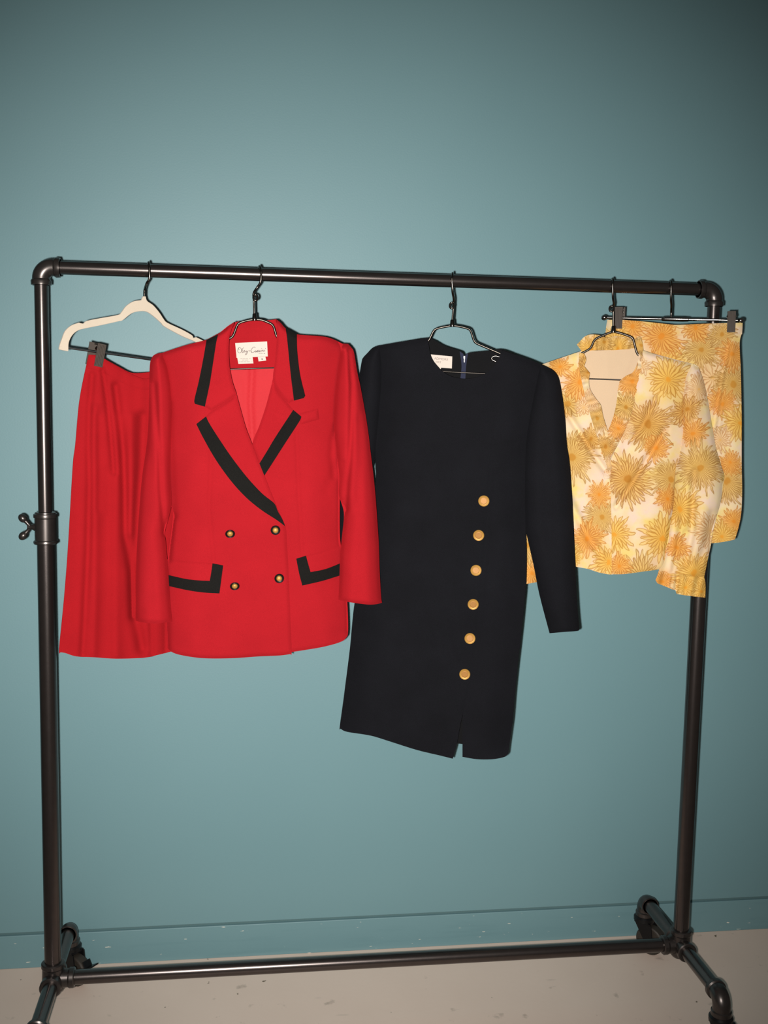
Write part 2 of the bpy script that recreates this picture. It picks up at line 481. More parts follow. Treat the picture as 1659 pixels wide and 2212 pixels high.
def floral(name, blooms, seed=0):
    m, nt, bs = mat_new(name)
    uv = nt.n('ShaderNodeUVMap', uv_map='print').outputs[0]
    wn = nt.n('ShaderNodeTexNoise'); wn.inputs['Scale'].default_value = 4.5; wn.inputs['Detail'].default_value = 2; wn.inputs['Roughness'].default_value = .5; nt.put(wn.inputs['Vector'], uv)
    o = nt.n('ShaderNodeVectorMath', operation='SUBTRACT'); nt.put(o.inputs[0], wn.outputs['Color']); o.inputs[1].default_value = (.5, .5, .5)
    sc = nt.n('ShaderNodeVectorMath', operation='SCALE'); nt.put(sc.inputs[0], o.outputs[0]); sc.inputs['Scale'].default_value = .125
    ad = nt.n('ShaderNodeVectorMath', operation='ADD'); nt.put(ad.inputs[0], uv); nt.put(ad.inputs[1], sc.outputs[0])
    fl_ = nt.n('ShaderNodeVectorMath', operation='MULTIPLY'); nt.put(fl_.inputs[0], ad.outputs[0]); fl_.inputs[1].default_value = (1, 1, 0)
    U = fl_.outputs[0]
    off = nt.n('ShaderNodeVectorMath', operation='ADD'); nt.put(off.inputs[0], uv); off.inputs[1].default_value = (seed * 3.7, seed * 1.9, 0)
    n1 = nt.noise(off.outputs[0], 1.9, 3); n2 = nt.noise(off.outputs[0], 3.1, 4); n3 = nt.noise(off.outputs[0], 26, 3)
    col = nt.mix(nt.ramp(n2, .40, .62), c4((.675, .515, .405)), c4((.685, .56, .34)))
    col = nt.mix(nt.m('MULTIPLY', nt.ramp(n1, .50, .66), .85), col, c4((.68, .515, .13)))
    col = nt.mix(nt.m('MULTIPLY', nt.ramp(n3, .58, .72), .22), col, c4((.80, .48, .16)))
    rg = random.Random(seed + 11)
    for (x, y, R, N, k) in blooms:
        q = nt.n('ShaderNodeGroup'); q.node_tree = BLOOM
        P = KINDS[k]
        nt.put(q.inputs['Base'], col); nt.put(q.inputs['UV'], U)
        q.inputs['Center'].default_value = (x / 100, -y / 100, 0); q.inputs['R'].default_value = R / 100
        q.inputs['N'].default_value = N; q.inputs['Seed'].default_value = rg.random() * 9
        for s, v in zip(('Petal', 'Inner', 'Core', 'Line'), P): q.inputs[s].default_value = c4(v)
        q.inputs['CoreR'].default_value = P[4]
        col = q.outputs[0]; U = q.outputs[1]
    nt.put(bs.inputs['Base Color'], col)
    bs.inputs['Roughness'].default_value = .8; bs.inputs['Specular IOR Level'].default_value = .15
    tc = nt.n('ShaderNodeTexCoord').outputs['Object']
    bump(nt, bs, nt.noise(tc, 1300, 2), .15, .0006)
    return m

# ================================================================== the setting
mb = MB(); mb.box((W_R / 2, DW + .06, 1.6 + (BB + .008) / 2), (3.2, 0, 0), (0, .06, 0), (0, 0, 1.6 - (BB + .008) / 2))
tag(mb.build('wall_back', M_wall, None, False), 'plain teal painted wall behind the clothes rack', 'wall', kind='structure')
mb = MB(); mb.box((W_R / 2, DW + .062, BB / 2), (3.2, 0, 0), (0, .062, 0), (0, 0, BB / 2))
bbo = tag(mb.build('baseboard_back', M_base, None, False, bevel=.0015), 'teal painted baseboard with chipped paint', 'baseboard', kind='structure')
mb = MB(); mb.box((W_R / 2, DW + .064, BB + .004), (3.2, 0, 0), (0, .058, 0), (0, 0, .0045))
tag(mb.build('trim_1', M_groove, None, False), 'dark joint line above the baseboard', 'trim', kind='structure')
mb = MB(); mb.box((W_R / 2, DW - 2.4, -.05), (3.2, 0, 0), (0, 2.46, 0), (0, 0, .05))
tag(mb.build('floor', M_floor, None, False), 'pale grey beige concrete floor', 'floor', kind='structure')

# ================================================================== the pipe rack
R_TOP, R_UP, R_LOW, R_BOT, R_LEG = .0128, .0131, .0168, .0145, .0150
rack = tag(empty('garment_rack', (W_R / 2, 0, 0)), 'dark gunmetal pipe clothes rack on casters', 'clothes rack')
OX = -W_R / 2
def RK(x, y, z): return np.array([x + OX, y, z])
def pipe(name, a, b, r, mat=M_pipe):
    mb = MB(); a = np.array(a); b = np.array(b); L = np.linalg.norm(b - a)
    return mb.lathe([(0, r), (L, r)], a, b - a, 40).build(name, mat, rack)
ZC = 1.0605     # collar centre height
pipe('top_rail', RK(.02, 0, H), RK(W_R - .02, 0, H), R_TOP)
pipe('bottom_rail', RK(.02, 0, HB), RK(W_R - .02, 0, HB), R_BOT)
for x in (0, W_R):
    s = 1 if x == 0 else -1
    pipe('upper_upright', RK(x, 0, ZC - .02), RK(x, 0, H - .018), R_UP)
    pipe('lower_upright', RK(x, 0, HB), RK(x, 0, ZC), R_LOW)
    # elbow with two flared collars
    mb = MB(); rb = .021; arc = [RK(x, 0, H - .034)]
    for k in range(13):
        a = math.pi / 2 * k / 12
        arc.append(RK(x + s * rb * (1 - math.cos(a)), 0, H - rb + rb * math.sin(a)))
    arc.append(RK(x + s * .036, 0, H))
    mb.tube(arc, .0166, 28)
    mb.lathe([(0, .0165), (.0005, .0188), (.008, .0192), (.010, .0182), (.012, .0165)], RK(x, 0, H - .034), (0, 0, 1), 36)
    mb.lathe([(0, .0165), (.0005, .0186), (.008, .0190), (.010, .018), (.012, .0165)], RK(x + s * .036, 0, H), (-s, 0, 0), 36)
    mb.build('elbow', M_fit, rack, auto=30)
    # telescoping collar
    mb = MB(); r = .0205
    mb.lathe([(-.031, R_LOW), (-.031, r + .0015), (-.0285, r + .0028), (-.025, r + .0022), (-.0235, r), (.019, r), (.020, r - .0006), (.021, r + .0018),
              (.0255, r + .0022), (.028, r + .0014), (.029, r - .0008), (.031, r - .001), (.0325, R_UP)], RK(x, 0, ZC), (0, 0, 1), 40)
    col_ = mb.build('height_collar', M_fit, rack, auto=25)
    # wing screw
    mb = MB(); d = np.array([-s, 0, 0]) if s == 1 else np.array([.45, -.89, 0]) * -1
    c0 = RK(x, 0, ZC + .002) + d * .018
    mb.lathe([(0, .0085), (.003, .0078), (.006, .0055), (.013, .0050), (.016, .0046)], c0, d, 20)
    for q in (1, -1):
        P = catmull([c0 + d * .010, c0 + d * .013 + np.array([0, 0, q * .004]), c0 + d * .0175 + np.array([0, 0, q * .0095]), c0 + d * .0225 + np.array([0, 0, q * .0150])], 5)
        mb.tube(P, np.interp(np.linspace(0, 1, len(P)), [0, .5, 1], [.0045, .0036, .0048]), 16)
        bd_ = d * .66 + np.array([0, 0, q * .75]); bc = c0 + d * .0245 + np.array([0, 0, q * .0172])      # round thumb knob
        mb.lathe([(-.0095 * math.cos(a), .0078 * math.sin(a)) for a in np.linspace(.05, math.pi - .05, 13)], bc, bd_, 20)
    mb.build('wing_screw', M_fit, col_, auto=60)
    # floor junction fitting
    mb = MB(); zc = RK(x, 0, HB)
    mb.lathe([(-.028, .012), (-.0262, .018), (-.021, .0215), (.0, .0225), (.024, .0215), (.027, .0236), (.034, .0236), (.036, .0215), (.037, R_LOW)], zc, (0, 0, 1), 36)
    mb.lathe([(0, .020), (.030, .0185), (.033, .0205), (.041, .0205), (.043, .0185), (.0435, R_BOT)], zc, (s, 0, 0), 32)
    for q in (1, -1):
        mb.lathe([(0, .020), (.027, .019), (.030, .0215), (.038, .0215), (.040, .0195), (.0405, R_LEG)], zc, (0, q, 0), 32)
    mb.build('floor_fitting', M_fit, rack, auto=25)

def caster(x, q, ang, brake):
    """elbow at the leg end turned down + swivel caster; ang = swivel about z"""
    p = RK(x, q * LEG, HB)
    mb = MB(); rb = .020; arc = [p + np.array([0, -q * .034, 0])]
    for k in range(11):
        a = math.pi / 2 * k / 10
        arc.append(p + np.array([0, q * (-rb + rb * math.sin(a)), -rb * (1 - math.cos(a))]))
    arc.append(p + np.array([0, 0, -.036]))
    mb.tube(arc, .0182, 26)
    mb.lathe([(0, .0182), (.0005, .0212), (.009, .0212), (.011, .0182)], p + np.array([0, -q * .034, 0]), (0, q, 0), 32)
    mb.lathe([(0, .0182), (.0005, .0208), (.009, .0208), (.011, .0182)], p + np.array([0, 0, -.038]), (0, 0, 1), 32)
    mb.build('foot_elbow', M_fit, rack, auto=30)
    wr = .0350; cx = np.array([math.cos(ang), math.sin(ang), 0]); ax = np.array([-math.sin(ang), math.cos(ang), 0])
    wc = p + cx * .020; wc[2] = wr; up = np.array([0, 0, 1.0])
    mb = MB()
    mb.lathe([(-.038, .008), (-.038, .021), (-.042, .0245), (-.050, .0245), (-.053, .016)], p, (0, 0, 1), 28)
    for t in (1, -1):       # fork cheeks
        c = ax * (t * .0155)
        prof = [p - cx * .016 - up * .052, p + cx * .026 - up * .052, wc + cx * .011 + up * .002, wc + cx * .004 - up * .009, wc - cx * .006 - up * .008, wc - cx * .013 + up * .004]
        V = [v + c + ax * .0015 for v in prof] + [v + c - ax * .0015 for v in prof]
        n = len(prof); mb.add(V, [tuple(range(n)), tuple(range(2 * n - 1, n - 1, -1))] + [(i, (i + 1) % n, n + (i + 1) % n, n + i) for i in range(n)])
    mb.box(p + cx * .003 - up * .0515, cx * .020, ax * .0170, up * .0018)
    mb.lathe([(-.019, .004), (.019, .004)], wc, ax, 12)
    ck = mb.build('caster', M_black, rack, auto=35)
    mb = MB()
    mb.lathe([(-.0115, .026), (-.0115, .0315), (-.009, .0343), (-.004, wr), (.004, wr), (.009, .0343), (.0115, .0315), (.0115, .026)], wc, ax, 40)
    mb.build('wheel', M_rubber, ck, auto=30)
    mb = MB()
    mb.lathe([(-.0126, .003), (-.0126, .008), (-.010, .0095), (-.009, .0245), (-.0118, .0265), (.0118, .0265), (.009, .0245), (.010, .0095), (.0126, .008), (.0126, .003)], wc, ax, 32)
    mb.build('hub', M_black, ck, auto=25)
    if brake:
        mb = MB(); b = wc + cx * .036 + up * .016
        V = [b - cx * .008 + up * .014, b, b + cx * .020 + up * .011]
        for u, v in zip(V[:-1], V[1:]):
            m_ = (u + v) / 2; h_ = (v - u) / 2; nn = np.cross(h_, ax); nn /= np.linalg.norm(nn)
            mb.box(m_, h_, ax * .010, nn * .0015)
        mb.build('brake_lever', M_black, ck, False, .0006)
for x in (0, W_R):
    for q in (1, -1):
        pipe('leg', RK(x, 0, HB), RK(x, q * (LEG - .026), HB), R_LEG)
caster(0, 1, math.radians(-38), True)
caster(W_R, 1, math.radians(-48), False)
caster(0, -1, math.radians(200), False)
caster(W_R, -1, math.radians(-60), True)

# ================================================================== hanging frames
F_rskirt = Frame(315, 650, .012, .45, .74)
F_jacket = Frame(555, 690, -.012, 0.0, .74)
F_dress = Frame(978, 700, 0.0, -.25, .56)
F_blouse = Frame(1325, 716, 0.0, -.30, .86)
F_yskirt = Frame(1449, 690, .005, -.45, .92)

def hook_path(fr, px_top, px_front, py_front, rest, back=True):
    """wire over the rail: arc round the rail, then photo points (px, py, depth off the hanger plane)"""
    R = R_TOP + .0029
    xt = world_at(px_top, 590, 0)[0]; xf = world_at(px_front, py_front, -R)[0]
    pts = []
    for k in range(13):
        a = math.radians(205 - 195 * k / 12)         # from behind, over the top, to the front
        pts.append((xt + (xf - xt) * (k / 12), R * math.cos(a) * 1.0, H + R * math.sin(a)))
    pts = [(x, -y if False else -y, z) for x, y, z in pts]
    P = fr.to_local(np.array(pts))
    Q = np.array([fr.loc(np.array(a), np.array(b), d) for a, b, d in rest])
    return catmull(np.vstack([P, Q]), 4)

def front_depth(fr, px, py, Y):
    """depth off the hanger plane of world y = Y at this photo point"""
    return float(fr.to_local(world_at(px, py, Y))[1])

# ------------------------------------------------------------------ wire hangers
def wire_hanger(fr, zb, label, hook, ring, hub, left, right, bar):
    root = empty('wire_hanger', (fr.O[0], fr.O[1], fr.O[2]), fr.a)
    tag(root, label, 'hanger', 'chrome wire hangers with looped hook stems')
    (pt, pf, pyf, rest) = hook
    MB().tube(hook_path(fr, pt, pf, pyf, rest), .0024, 12).build('hook', M_chrome, root, auto=60)
    mb = MB(); c = fr.loc(np.array(ring[0]), np.array(ring[1]), -.004)
    mb.tube([c + .0050 * np.array([math.cos(a) * .8, .2 * math.sin(a), math.sin(a) * 1.1]) for a in np.linspace(0, 2 * math.pi, 18)[:-1]], .0023, 10, True)
    mb.build('swivel_loop', M_chrome, root, auto=60)
    mb = MB(); h0 = fr.loc(np.array(hub[0]), np.array(hub[1]), 0)
    mb.lathe([(-.003, .003), (-.002, .0050), (.002, .0054), (.004, .0046), (.010, .0042), (.0115, .0030)], h0, (0, 0, 1), 20)
    mb.build('hub', M_chrome, root, auto=40)
    L = lambda pts: np.array([fr.loc(np.array(float(p[0])), np.array(float(p[1])), p[2] if len(p) > 2 else 0.0) for p in pts])
    path = list(L(list(reversed(left)))) + [h0] + list(L(right))
    P = np.array(path)
    # slightly round the wire bends
    out = [P[0]]
    for i in range(1, len(P) - 1):
        a = P[i - 1] - P[i]; b = P[i + 1] - P[i]; la, lb = np.linalg.norm(a), np.linalg.norm(b)
        k = min(.006, .3 * la, .3 * lb)
        out += [P[i] + a / la * k, P[i] * .5 + (P[i] + a / la * k) * .25 + (P[i] + b / lb * k) * .25, P[i] + b / lb * k]
    out.append(P[-1])
    MB().tube(out, .0024, 12).build('shoulder_wire', M_wire2, root, auto=60)
    B = L(bar); e0 = P[0]; e1 = P[-1]
    MB().tube(catmull([e0, (e0 + B[0]) / 2 + np.array([-.004, 0, -.002]), B[0], (B[0] + B[-1]) / 2, B[-1], (e1 + B[-1]) / 2 + np.array([.004, 0, -.002]), e1], 5), .0015, 10).build('bottom_wire', M_wire, root, auto=60)
    return root

fd = lambda fr, px, py, Y: (px, py, front_depth(fr, px, py, Y))
wire_hanger(F_jacket, 0, 'chrome wire hanger inside the red jacket',
    (555, 564, 598, [fd(F_jacket, 563, 609, -.0145), fd(F_jacket, 555, 622, -.011), (548, 634, -.001), (548.5, 650, 0), (549, 668, 0), (549.5, 688, 0)]),
    (552, 643), (550, 690), [(535, 692), (514, 698), (503, 728), (440, 758), (362, 792)], [(566, 691), (590, 701), (598, 730), (650, 750), (700, 775)], [(365, 802), (495, 798.5), (592, 795.5), (698, 791)])
wire_hanger(F_dress, 0, 'chrome wire hanger holding the navy dress, shoulders showing',
    (984, 976, 613, [fd(F_dress, 977.5, 630, -.013), fd(F_dress, 980, 644, -.006), (980, 655, -.001), (979, 672, 0), (977, 700, 0)]),
    (976, 660), (977, 703), [(960, 706), (938, 711), (925.5, 738), (870, 762), (812, 782)], [(993, 705), (1016, 711), (1025, 740), (1081, 764), (1155, 803)], [(815, 796), (957, 803), (1045, 808), (1150, 812)])
wire_hanger(F_blouse, 0, 'chrome wire hanger inside the floral blouse',
    (1330, 1323, 630, [fd(F_blouse, 1324, 642, -.013), fd(F_blouse, 1326, 655, -.006), (1325, 664, -.001), (1325, 690, 0), (1325, 712, 0)]),
    (1321, 667), (1325, 716), [(1306, 723), (1284, 733), (1276, 753), (1240, 772), (1190, 798)], [(1345, 721), (1367, 729), (1376, 765), (1400, 782), (1480, 815)], [(1192, 815), (1272, 821), (1342, 820), (1478, 826)])

# ------------------------------------------------------------------ clips
def clip(fr, parent, top, bot, wpx, depth, side=0):
    """ribbed spring clip: front jaw from top (px) to bot (px); depth = local y of its front face"""
    t = fr.loc(np.array(float(top[0])), np.array(float(top[1])), depth); b = fr.loc(np.array(float(bot[0])), np.array(float(bot[1])), depth + .001)
    ax = (b - t); L = np.linalg.norm(ax); ax /= L
    sx = np.array([1.0, 0, 0]); sx -= ax * (sx @ ax); sx /= np.linalg.norm(sx)
    nn = np.cross(ax, sx); nn /= np.linalg.norm(nn)
    if nn[1] > 0: nn = -nn
    w = wpx / 1090.0 / 2
    mb = MB(); mb.box((t + b) / 2, ax * L / 2, sx * w, nn * .0011)
    for k in range(5):
        c = (t + b) / 2 + sx * w * (-.72 + .36 * k) + nn * .0020
        mb.box(c, ax * L * .46, sx * w * .085, nn * .0013)
    # folded shoulder and thumb pad at the top
    mb.box(t + ax * .0012 - nn * .012, ax * .0014, sx * w, nn * .0125)
    o = mb.build('clip', M_clip, parent, True, .0004, auto=30)
    mb = MB(); off = -nn * .024 + sx * side * w
    mb.box((t + b) / 2 + off - ax * .001, ax * L / 2, sx * w, nn * .0010)
    mb.build('back_jaw', M_clip, o, True, .0004, auto=30)
    mb = MB(); c = t + ax * L * .22 - nn * .0080
    mb.tube([c + sx * w * 1.15 * (-1 + 2 * k / 40) + .0030 * (math.cos(k * 1.6) * nn + math.sin(k * 1.6) * ax) for k in range(41)], .0007, 6)
    mb.build('spring', M_chrome, o, auto=60)
    return o

# ------------------------------------------------------------------ ivory flocked hanger
vh = empty('velvet_hanger', (F_rskirt.O[0], F_rskirt.O[1], F_rskirt.O[2]), F_rskirt.a)
tag(vh, 'ivory flocked hanger with trouser bar, holding the red skirt', 'hanger')
out = [(306, 648), (309, 640), (315, 640), (318.5, 650), (331, 659), (344, 674), (354, 689), (362, 697), (394, 712), (415, 724), (418, 730), (424, 728), (446, 739), (470, 752), (490, 772), (500, 800), (481, 803), (474, 783), (455, 762), (425, 740), (394, 726), (357, 706), (348, 697), (331, 682), (316, 673), (298, 673), (283, 678), (265, 692), (255, 694.5), (217, 703), (182, 710), (167, 715), (156, 725), (149, 740), (148, 759), (127.5, 755), (129, 746), (134, 732), (141, 715), (154, 703), (171, 696.5), (175, 698), (181, 699), (188, 693), (217, 687), (255, 680), (263, 674), (273, 661), (288, 651)]
V, F = tri(out, 5)
hb = mesh_obj('hanger_body', F_rskirt.loc(V[:, 0], V[:, 1], np.full(len(V), -.003)), F, M_velvet, vh, smooth=False)
sm = hb.modifiers.new('thickness', 'SOLIDIFY'); sm.thickness = .0065; sm.offset = -1
bv = hb.modifiers.new('bevel', 'BEVEL'); bv.width = .0012; bv.segments = 2; bv.limit_method = 'ANGLE'
MB().tube(hook_path(F_rskirt, 316, 323, 590, [fd(F_rskirt, 322.5, 602, -.0145), fd(F_rskirt, 317, 612, -.010), (313, 624, -.002), (312, 634, 0), (312, 646, 0)]), .0024, 12).build('hook', M_chrome, vh, auto=60)
bp = [F_rskirt.loc(np.array(float(x)), np.array(float(y)), 0.0) for x, y in ((146, 751), (330, 777), (486, 799))]
MB().tube(bp, .0024, 14).build('trouser_bar', M_bar, vh, auto=60)
clip(F_rskirt, vh, (221, 743), (212, 792), 17.5, -.0185, -1.2)
clip(F_rskirt, vh, (437, 772), (433, 822), 17.5, -.0185, .5)

# ------------------------------------------------------------------ chrome clip hanger
ch = empty('clip_hanger', (F_yskirt.O[0], F_yskirt.O[1], F_yskirt.O[2]), F_yskirt.a)
tag(ch, 'chrome skirt hanger with two ribbed clips, holding the floral skirt', 'hanger')
MB().tube(hook_path(F_yskirt, 1455, 1449, 636, [fd(F_yskirt, 1449.5, 646, -.013), fd(F_yskirt, 1450.5, 660, -.006), (1450, 672, -.001), (1449.5, 690, 0)]), .0024, 12).build('hook', M_chrome, ch, auto=60)
b0 = F_yskirt.loc(np.array(1300.), np.array(686.), 0.); b1 = F_yskirt.loc(np.array(1606.), np.array(692.5), 0.)
bd = (b1 - b0); BL = np.linalg.norm(bd); bd /= BL
mb = MB(); mb.lathe([(.004, .0031), (BL - .004, .0031)], b0, bd, 16)
mb.lathe([(BL * .43, .0031), (BL * .435, .0042), (BL * .455, .0048), (BL * .58, .0050), (BL * .62, .0044), (BL * .625, .0031)], b0, bd, 20)
mb.build('clip_bar', M_bright, ch, auto=35)
for e, d in ((b0, bd), (b1, -bd)):
    MB().lathe([(-.001, .002), (0, .0040), (.003, .0056), (.007, .0056), (.010, .0042), (.0115, .0028)], e, d, 20).build('end_knob', M_bright, ch, auto=50)
clip(F_yskirt, ch, (1337, 663), (1335, 710), 18, -.0150, .45)
clip(F_yskirt, ch, (1581, 672), (1579, 718), 17.5, -.0150, 0)

# ================================================================== red skirt
rs = empty('red_skirt', (F_rskirt.O[0], F_rskirt.O[1], F_rskirt.O[2]), F_rskirt.a)
tag(rs, 'red wool skirt clipped to the ivory hanger', 'skirt')
L_edge = [(192, 766), (178, 830), (170, 880), (163, 960), (158, 1000), (152, 1100), (146, 1200), (138, 1300), (128, 1402)]
R_edge = [(441, 790), (448, 900), (455, 1100), (458, 1250), (460, 1390)]
hem = [(128, 1402), (131, 1409), (142, 1411), (165, 1418), (205, 1420), (250, 1423), (310, 1421), (340, 1415), (372, 1407), (410, 1399), (460, 1390)]
folds = crease(([(222, 800), (232, 870), (238, 930), (243, 985), (246, 1020)], 0.0081, 6), ([(249, 835), (258, 910), (265, 980), (269, 1060), (271, 1160), (284, 1235), (288, 1330)], 0.0121, 9),
               ([(199, 810), (193, 880), (191, 960), (193, 1050), (190, 1180), (184, 1300), (178, 1415)], 0.0068, 7), ([(213, 900), (214, 1000), (212, 1100)], 0.0038, 8),
               ([(232, 1020), (232, 1100), (228, 1250), (224, 1410)], 0.0034, 14), ([(308, 900), (305, 1000), (298, 1100), (292, 1200), (292, 1335), (306, 1400)], 0.0115, 12), ([(327, 1345), (328, 1412)], 0.0054, 6), ([(358, 1340), (358, 1405)], 0.0054, 6),
               ([(205, 880), (206, 1000), (205, 1150), (205, 1300), (202, 1415)], -0.0041, 9), ([(256, 900), (252, 1050), (250, 1200), (250, 1415)], -0.0054, 12), ([(284, 900), (284, 1050), (280, 1150)], -0.0054, 10))
Dsf = add(rnd(.010, 45, L_edge, R_edge), folds, wob(.002, 22, 160, 1))
Dsb = add(lambda Q: -.5 * rnd(.012, 45, L_edge, R_edge)(Q) + .002)
fout = [(192, 766), (206, 769), (222, 773), (240, 784), (262, 796), (275, 804), (300, 815), (312, 818), (330, 816), (360, 811), (400, 800), (441, 790)] + R_edge[1:-1] + hem[::-1] + L_edge[::-1][1:-1]
panel(F_rskirt, 'skirt_front', fout, Dsf, M_redskirt, rs, 5)
bout = [(192, 766), (206, 767), (222, 773), (240, 783), (262, 795), (275, 802), (290, 806), (323, 804), (360, 798), (400, 792), (441, 790)] + R_edge[1:-1] + hem[::-1] + L_edge[::-1][1:-1]
panel(F_rskirt, 'skirt_back', bout, Dsb, M_redskirt, rs, 7)
wb = [(192, 766), (206, 769), (222, 773), (240, 784), (262, 796), (275, 804), (300, 815), (312, 818), (330, 816), (360, 811), (400, 800), (441, 790), (443, 815), (400, 828), (350, 838), (310, 842), (275, 832), (240, 814), (215, 803), (186, 795)]
panel(F_rskirt, 'waistband', wb, add(Dsf, -.0030), M_redskirt, rs, 4, .002, roll=(.002, 3))

# ================================================================== red jacket
jk = empty('red_jacket', (F_jacket.O[0], F_jacket.O[1], F_jacket.O[2]), F_jacket.a)
tag(jk, 'red double-breasted jacket with black trim on collar, lapels and pockets', 'jacket')
FJ = F_jacket
J_L = [(345, 764), (358, 800), (366, 870), (363, 960), (364, 1030), (367, 1080), (373, 1115), (364, 1190), (360, 1250), (359, 1330), (362, 1400)]
J_R = [(741, 743), (740, 765), (733, 814), (728, 865), (726, 920), (730, 960), (734, 1010), (734, 1065), (734, 1150), (737, 1185), (742, 1240), (750, 1300), (752, 1362)]
J_SL = [(345, 764), (400, 746), (446, 734)]
J_SR = [(640, 722), (690, 726), (715, 731), (741, 743)]
jfold = crease(([(366, 870), (368, 960), (372, 1050), (378, 1115)], .0035, 7), ([(374, 1115), (369, 1160), (364, 1210)], .006, 6), ([(362, 1345), (361, 1400)], .004, 7),
               ([(726, 920), (718, 950), (716, 985), (722, 1030)], .0035, 7), ([(640, 930), (645, 1060), (652, 1190)], .0026, 4), ([(456, 975), (452, 1100), (462, 1212)], .0024, 4),
               ([(733, 1000), (720, 1020), (705, 1060)], .0015, 10))
Djf = add(rnd(.027, 75, J_L, J_R), rnd(.006, 16, J_SL + [(505, 694), (597, 689)] + J_SR), jfold, wob(.0022, 60, 120, 2), .004)
Djb = add(lambda Q: -.55 * rnd(.027, 80, J_L, J_R)(Q), .003)
hemL = [(362, 1400), (372, 1409), (395, 1416), (440, 1422), (500, 1422), (560, 1418), (605, 1416), (627, 1413), (630, 1408)]
hemR = [(600, 1412), (633, 1408), (660, 1404), (700, 1397), (735, 1387), (748, 1377), (752, 1362)]
foldL = [(505, 700), (495, 722), (495, 780), (501, 820), (512, 858), (530, 920), (545, 960), (560, 1000), (580, 1050), (600, 1100), (617, 1140)]
foldR = [(597, 700), (598, 725), (594, 780), (590, 815), (575, 875), (560, 920), (545, 960)]
edgeL = [(617, 1140), (620, 1180), (623, 1230), (627, 1330), (630, 1408)]
# back, facing and lining
bk = J_SL + [(470, 722), (505, 697), (550, 694), (597, 692), (618, 710)] + J_SR + J_R[1:] + [(748, 1372), (700, 1390), (560, 1405), (440, 1408), (372, 1402)] + J_L[::-1][:-1]
panel(FJ, 'jacket_back', bk, Djb, M_red, jk, 8)
panel(FJ, 'lining', [(470, 802), (497, 799), (545, 797), (592, 795.5), (620, 793), (640, 900), (650, 1360), (430, 1370), (455, 900)], add(Djb, crease(([(545, 800), (541, 870), (546, 960), (546, 1200)], -.0045, 5), ([(520, 830), (524, 960)], -.0015, 8)), -.003), M_lining, jk, 6)
nb = [(494, 735), (500, 712), (506, 696), (535, 694), (575, 692), (597, 690), (600, 712), (599, 732), (570, 730.5), (530, 731)]
panel(FJ, 'collar_stand', nb, add(Djb, -.004, crease(([(500, 712), (600, 706)], -.002, 10))), M_red, jk, 5)
# fronts
fl_out = [(345, 764), (400, 746), (446, 734), (470, 722)] + foldL[1:] + edgeL[1:-1] + hemL[::-1] + J_L[::-1][1:-1]
# (lower layer) right front with its underlap
fr_out = [(618, 710), (640, 722)] + J_SR[1:] + J_R[1:-1] + hemR[::-1] + [(596, 1300), (590, 1150), (560, 1010), (545, 962)] + foldR[::-1][1:-1]
panel(FJ, 'front_panel', fr_out, add(Djf, .0065), M_red, jk, 4, .0018, roll=(.003, 4))
panel(FJ, 'front_panel', fl_out, Djf, M_red, jk, 4, .0030, roll=(.004, 4))
# lapels and collar
lapR = [(589, 822), (602, 848), (622, 872), (634, 886), (651, 900), (648, 908), (632, 933), (615, 959), (592, 995), (571, 1027), (560, 1002), (545, 962), (560, 920), (575, 875)]
Dcol = lambda lift: add(Djf, -lift)
panel(FJ, 'lapel', lapR, add(Djf, .0000), M_red, jk, 3.5, .0030, roll=(.0035, 3.5))
lapL = [(511, 852), (490, 868), (457, 888), (445, 899), (424, 916), (439, 946), (466, 993), (499, 1039), (532, 1075), (565, 1102), (598, 1123), (617, 1139), (600, 1100), (580, 1050), (560, 1000), (545, 960), (530, 920)]
panel(FJ, 'lapel', lapL, Dcol(.0070), M_red, jk, 3.5, .0035, roll=(.0035, 3.5))
colL = [(506, 695), (492, 706), (479, 716), (468, 722), (446, 734), (439, 775), (429, 825), (420, 863), (421, 872), (443, 879), (456, 887), (490, 867), (511, 851), (501, 820), (495, 780), (495, 735), (500, 712)]
panel(FJ, 'collar', colL, add(Djf, -.0100, rnd(.004, 12, [(506, 695), (446, 734)])), M_red, jk, 3.5, .0030, roll=(.0040, 3.5))
colR = [(597, 690), (606, 697), (618, 710), (641, 722), (642, 759), (648, 809), (659, 855), (656, 860), (635, 865), (623, 872), (603, 848), (590, 820), (594, 780), (598, 732)]
panel(FJ, 'collar', colR, add(Djf, -.0100, rnd(.004, 12, [(597, 690), (641, 722)])), M_red, jk, 3.5, .0030, roll=(.0040, 3.5))
# black bands
panel(FJ, 'collar_trim', [(446, 734.5), (470, 722.5), (466, 746), (459, 792), (452.5, 832), (442.6, 878.5), (421, 872.5), (420, 863), (429, 825), (439, 775)], add(Djf, -.0116, rnd(.004, 12, [(506, 695), (446, 734)])), M_trim, jk, 4, .0012)
panel(FJ, 'collar_trim', [(618, 709.5), (641, 722), (642, 759), (648, 809), (659, 855), (656, 860), (635, 865.5), (628, 809), (623, 759)], add(Djf, -.0116, rnd(.004, 12, [(597, 690), (641, 722)])), M_trim, jk, 4, .0012)
panel(FJ, 'lapel_trim', [(445, 899.5), (424, 916), (439, 946), (466, 993), (499, 1039), (532, 1075), (565, 1102), (598, 1123.5), (616, 1137), (609, 1120), (600, 1104), (592, 1087), (565, 1065), (532, 1029), (499, 986), (472, 946), (452.5, 915)], Dcol(.0084), M_trim, jk, 4, .0012)
panel(FJ, 'lapel_trim', [(633.5, 885.5), (651, 900), (648, 908), (632, 933), (615, 959), (592, 995), (571, 1027.5), (560, 1002), (576, 976), (592, 949), (612, 918)], add(Djf, -.0014), M_trim, jk, 4, .0012)
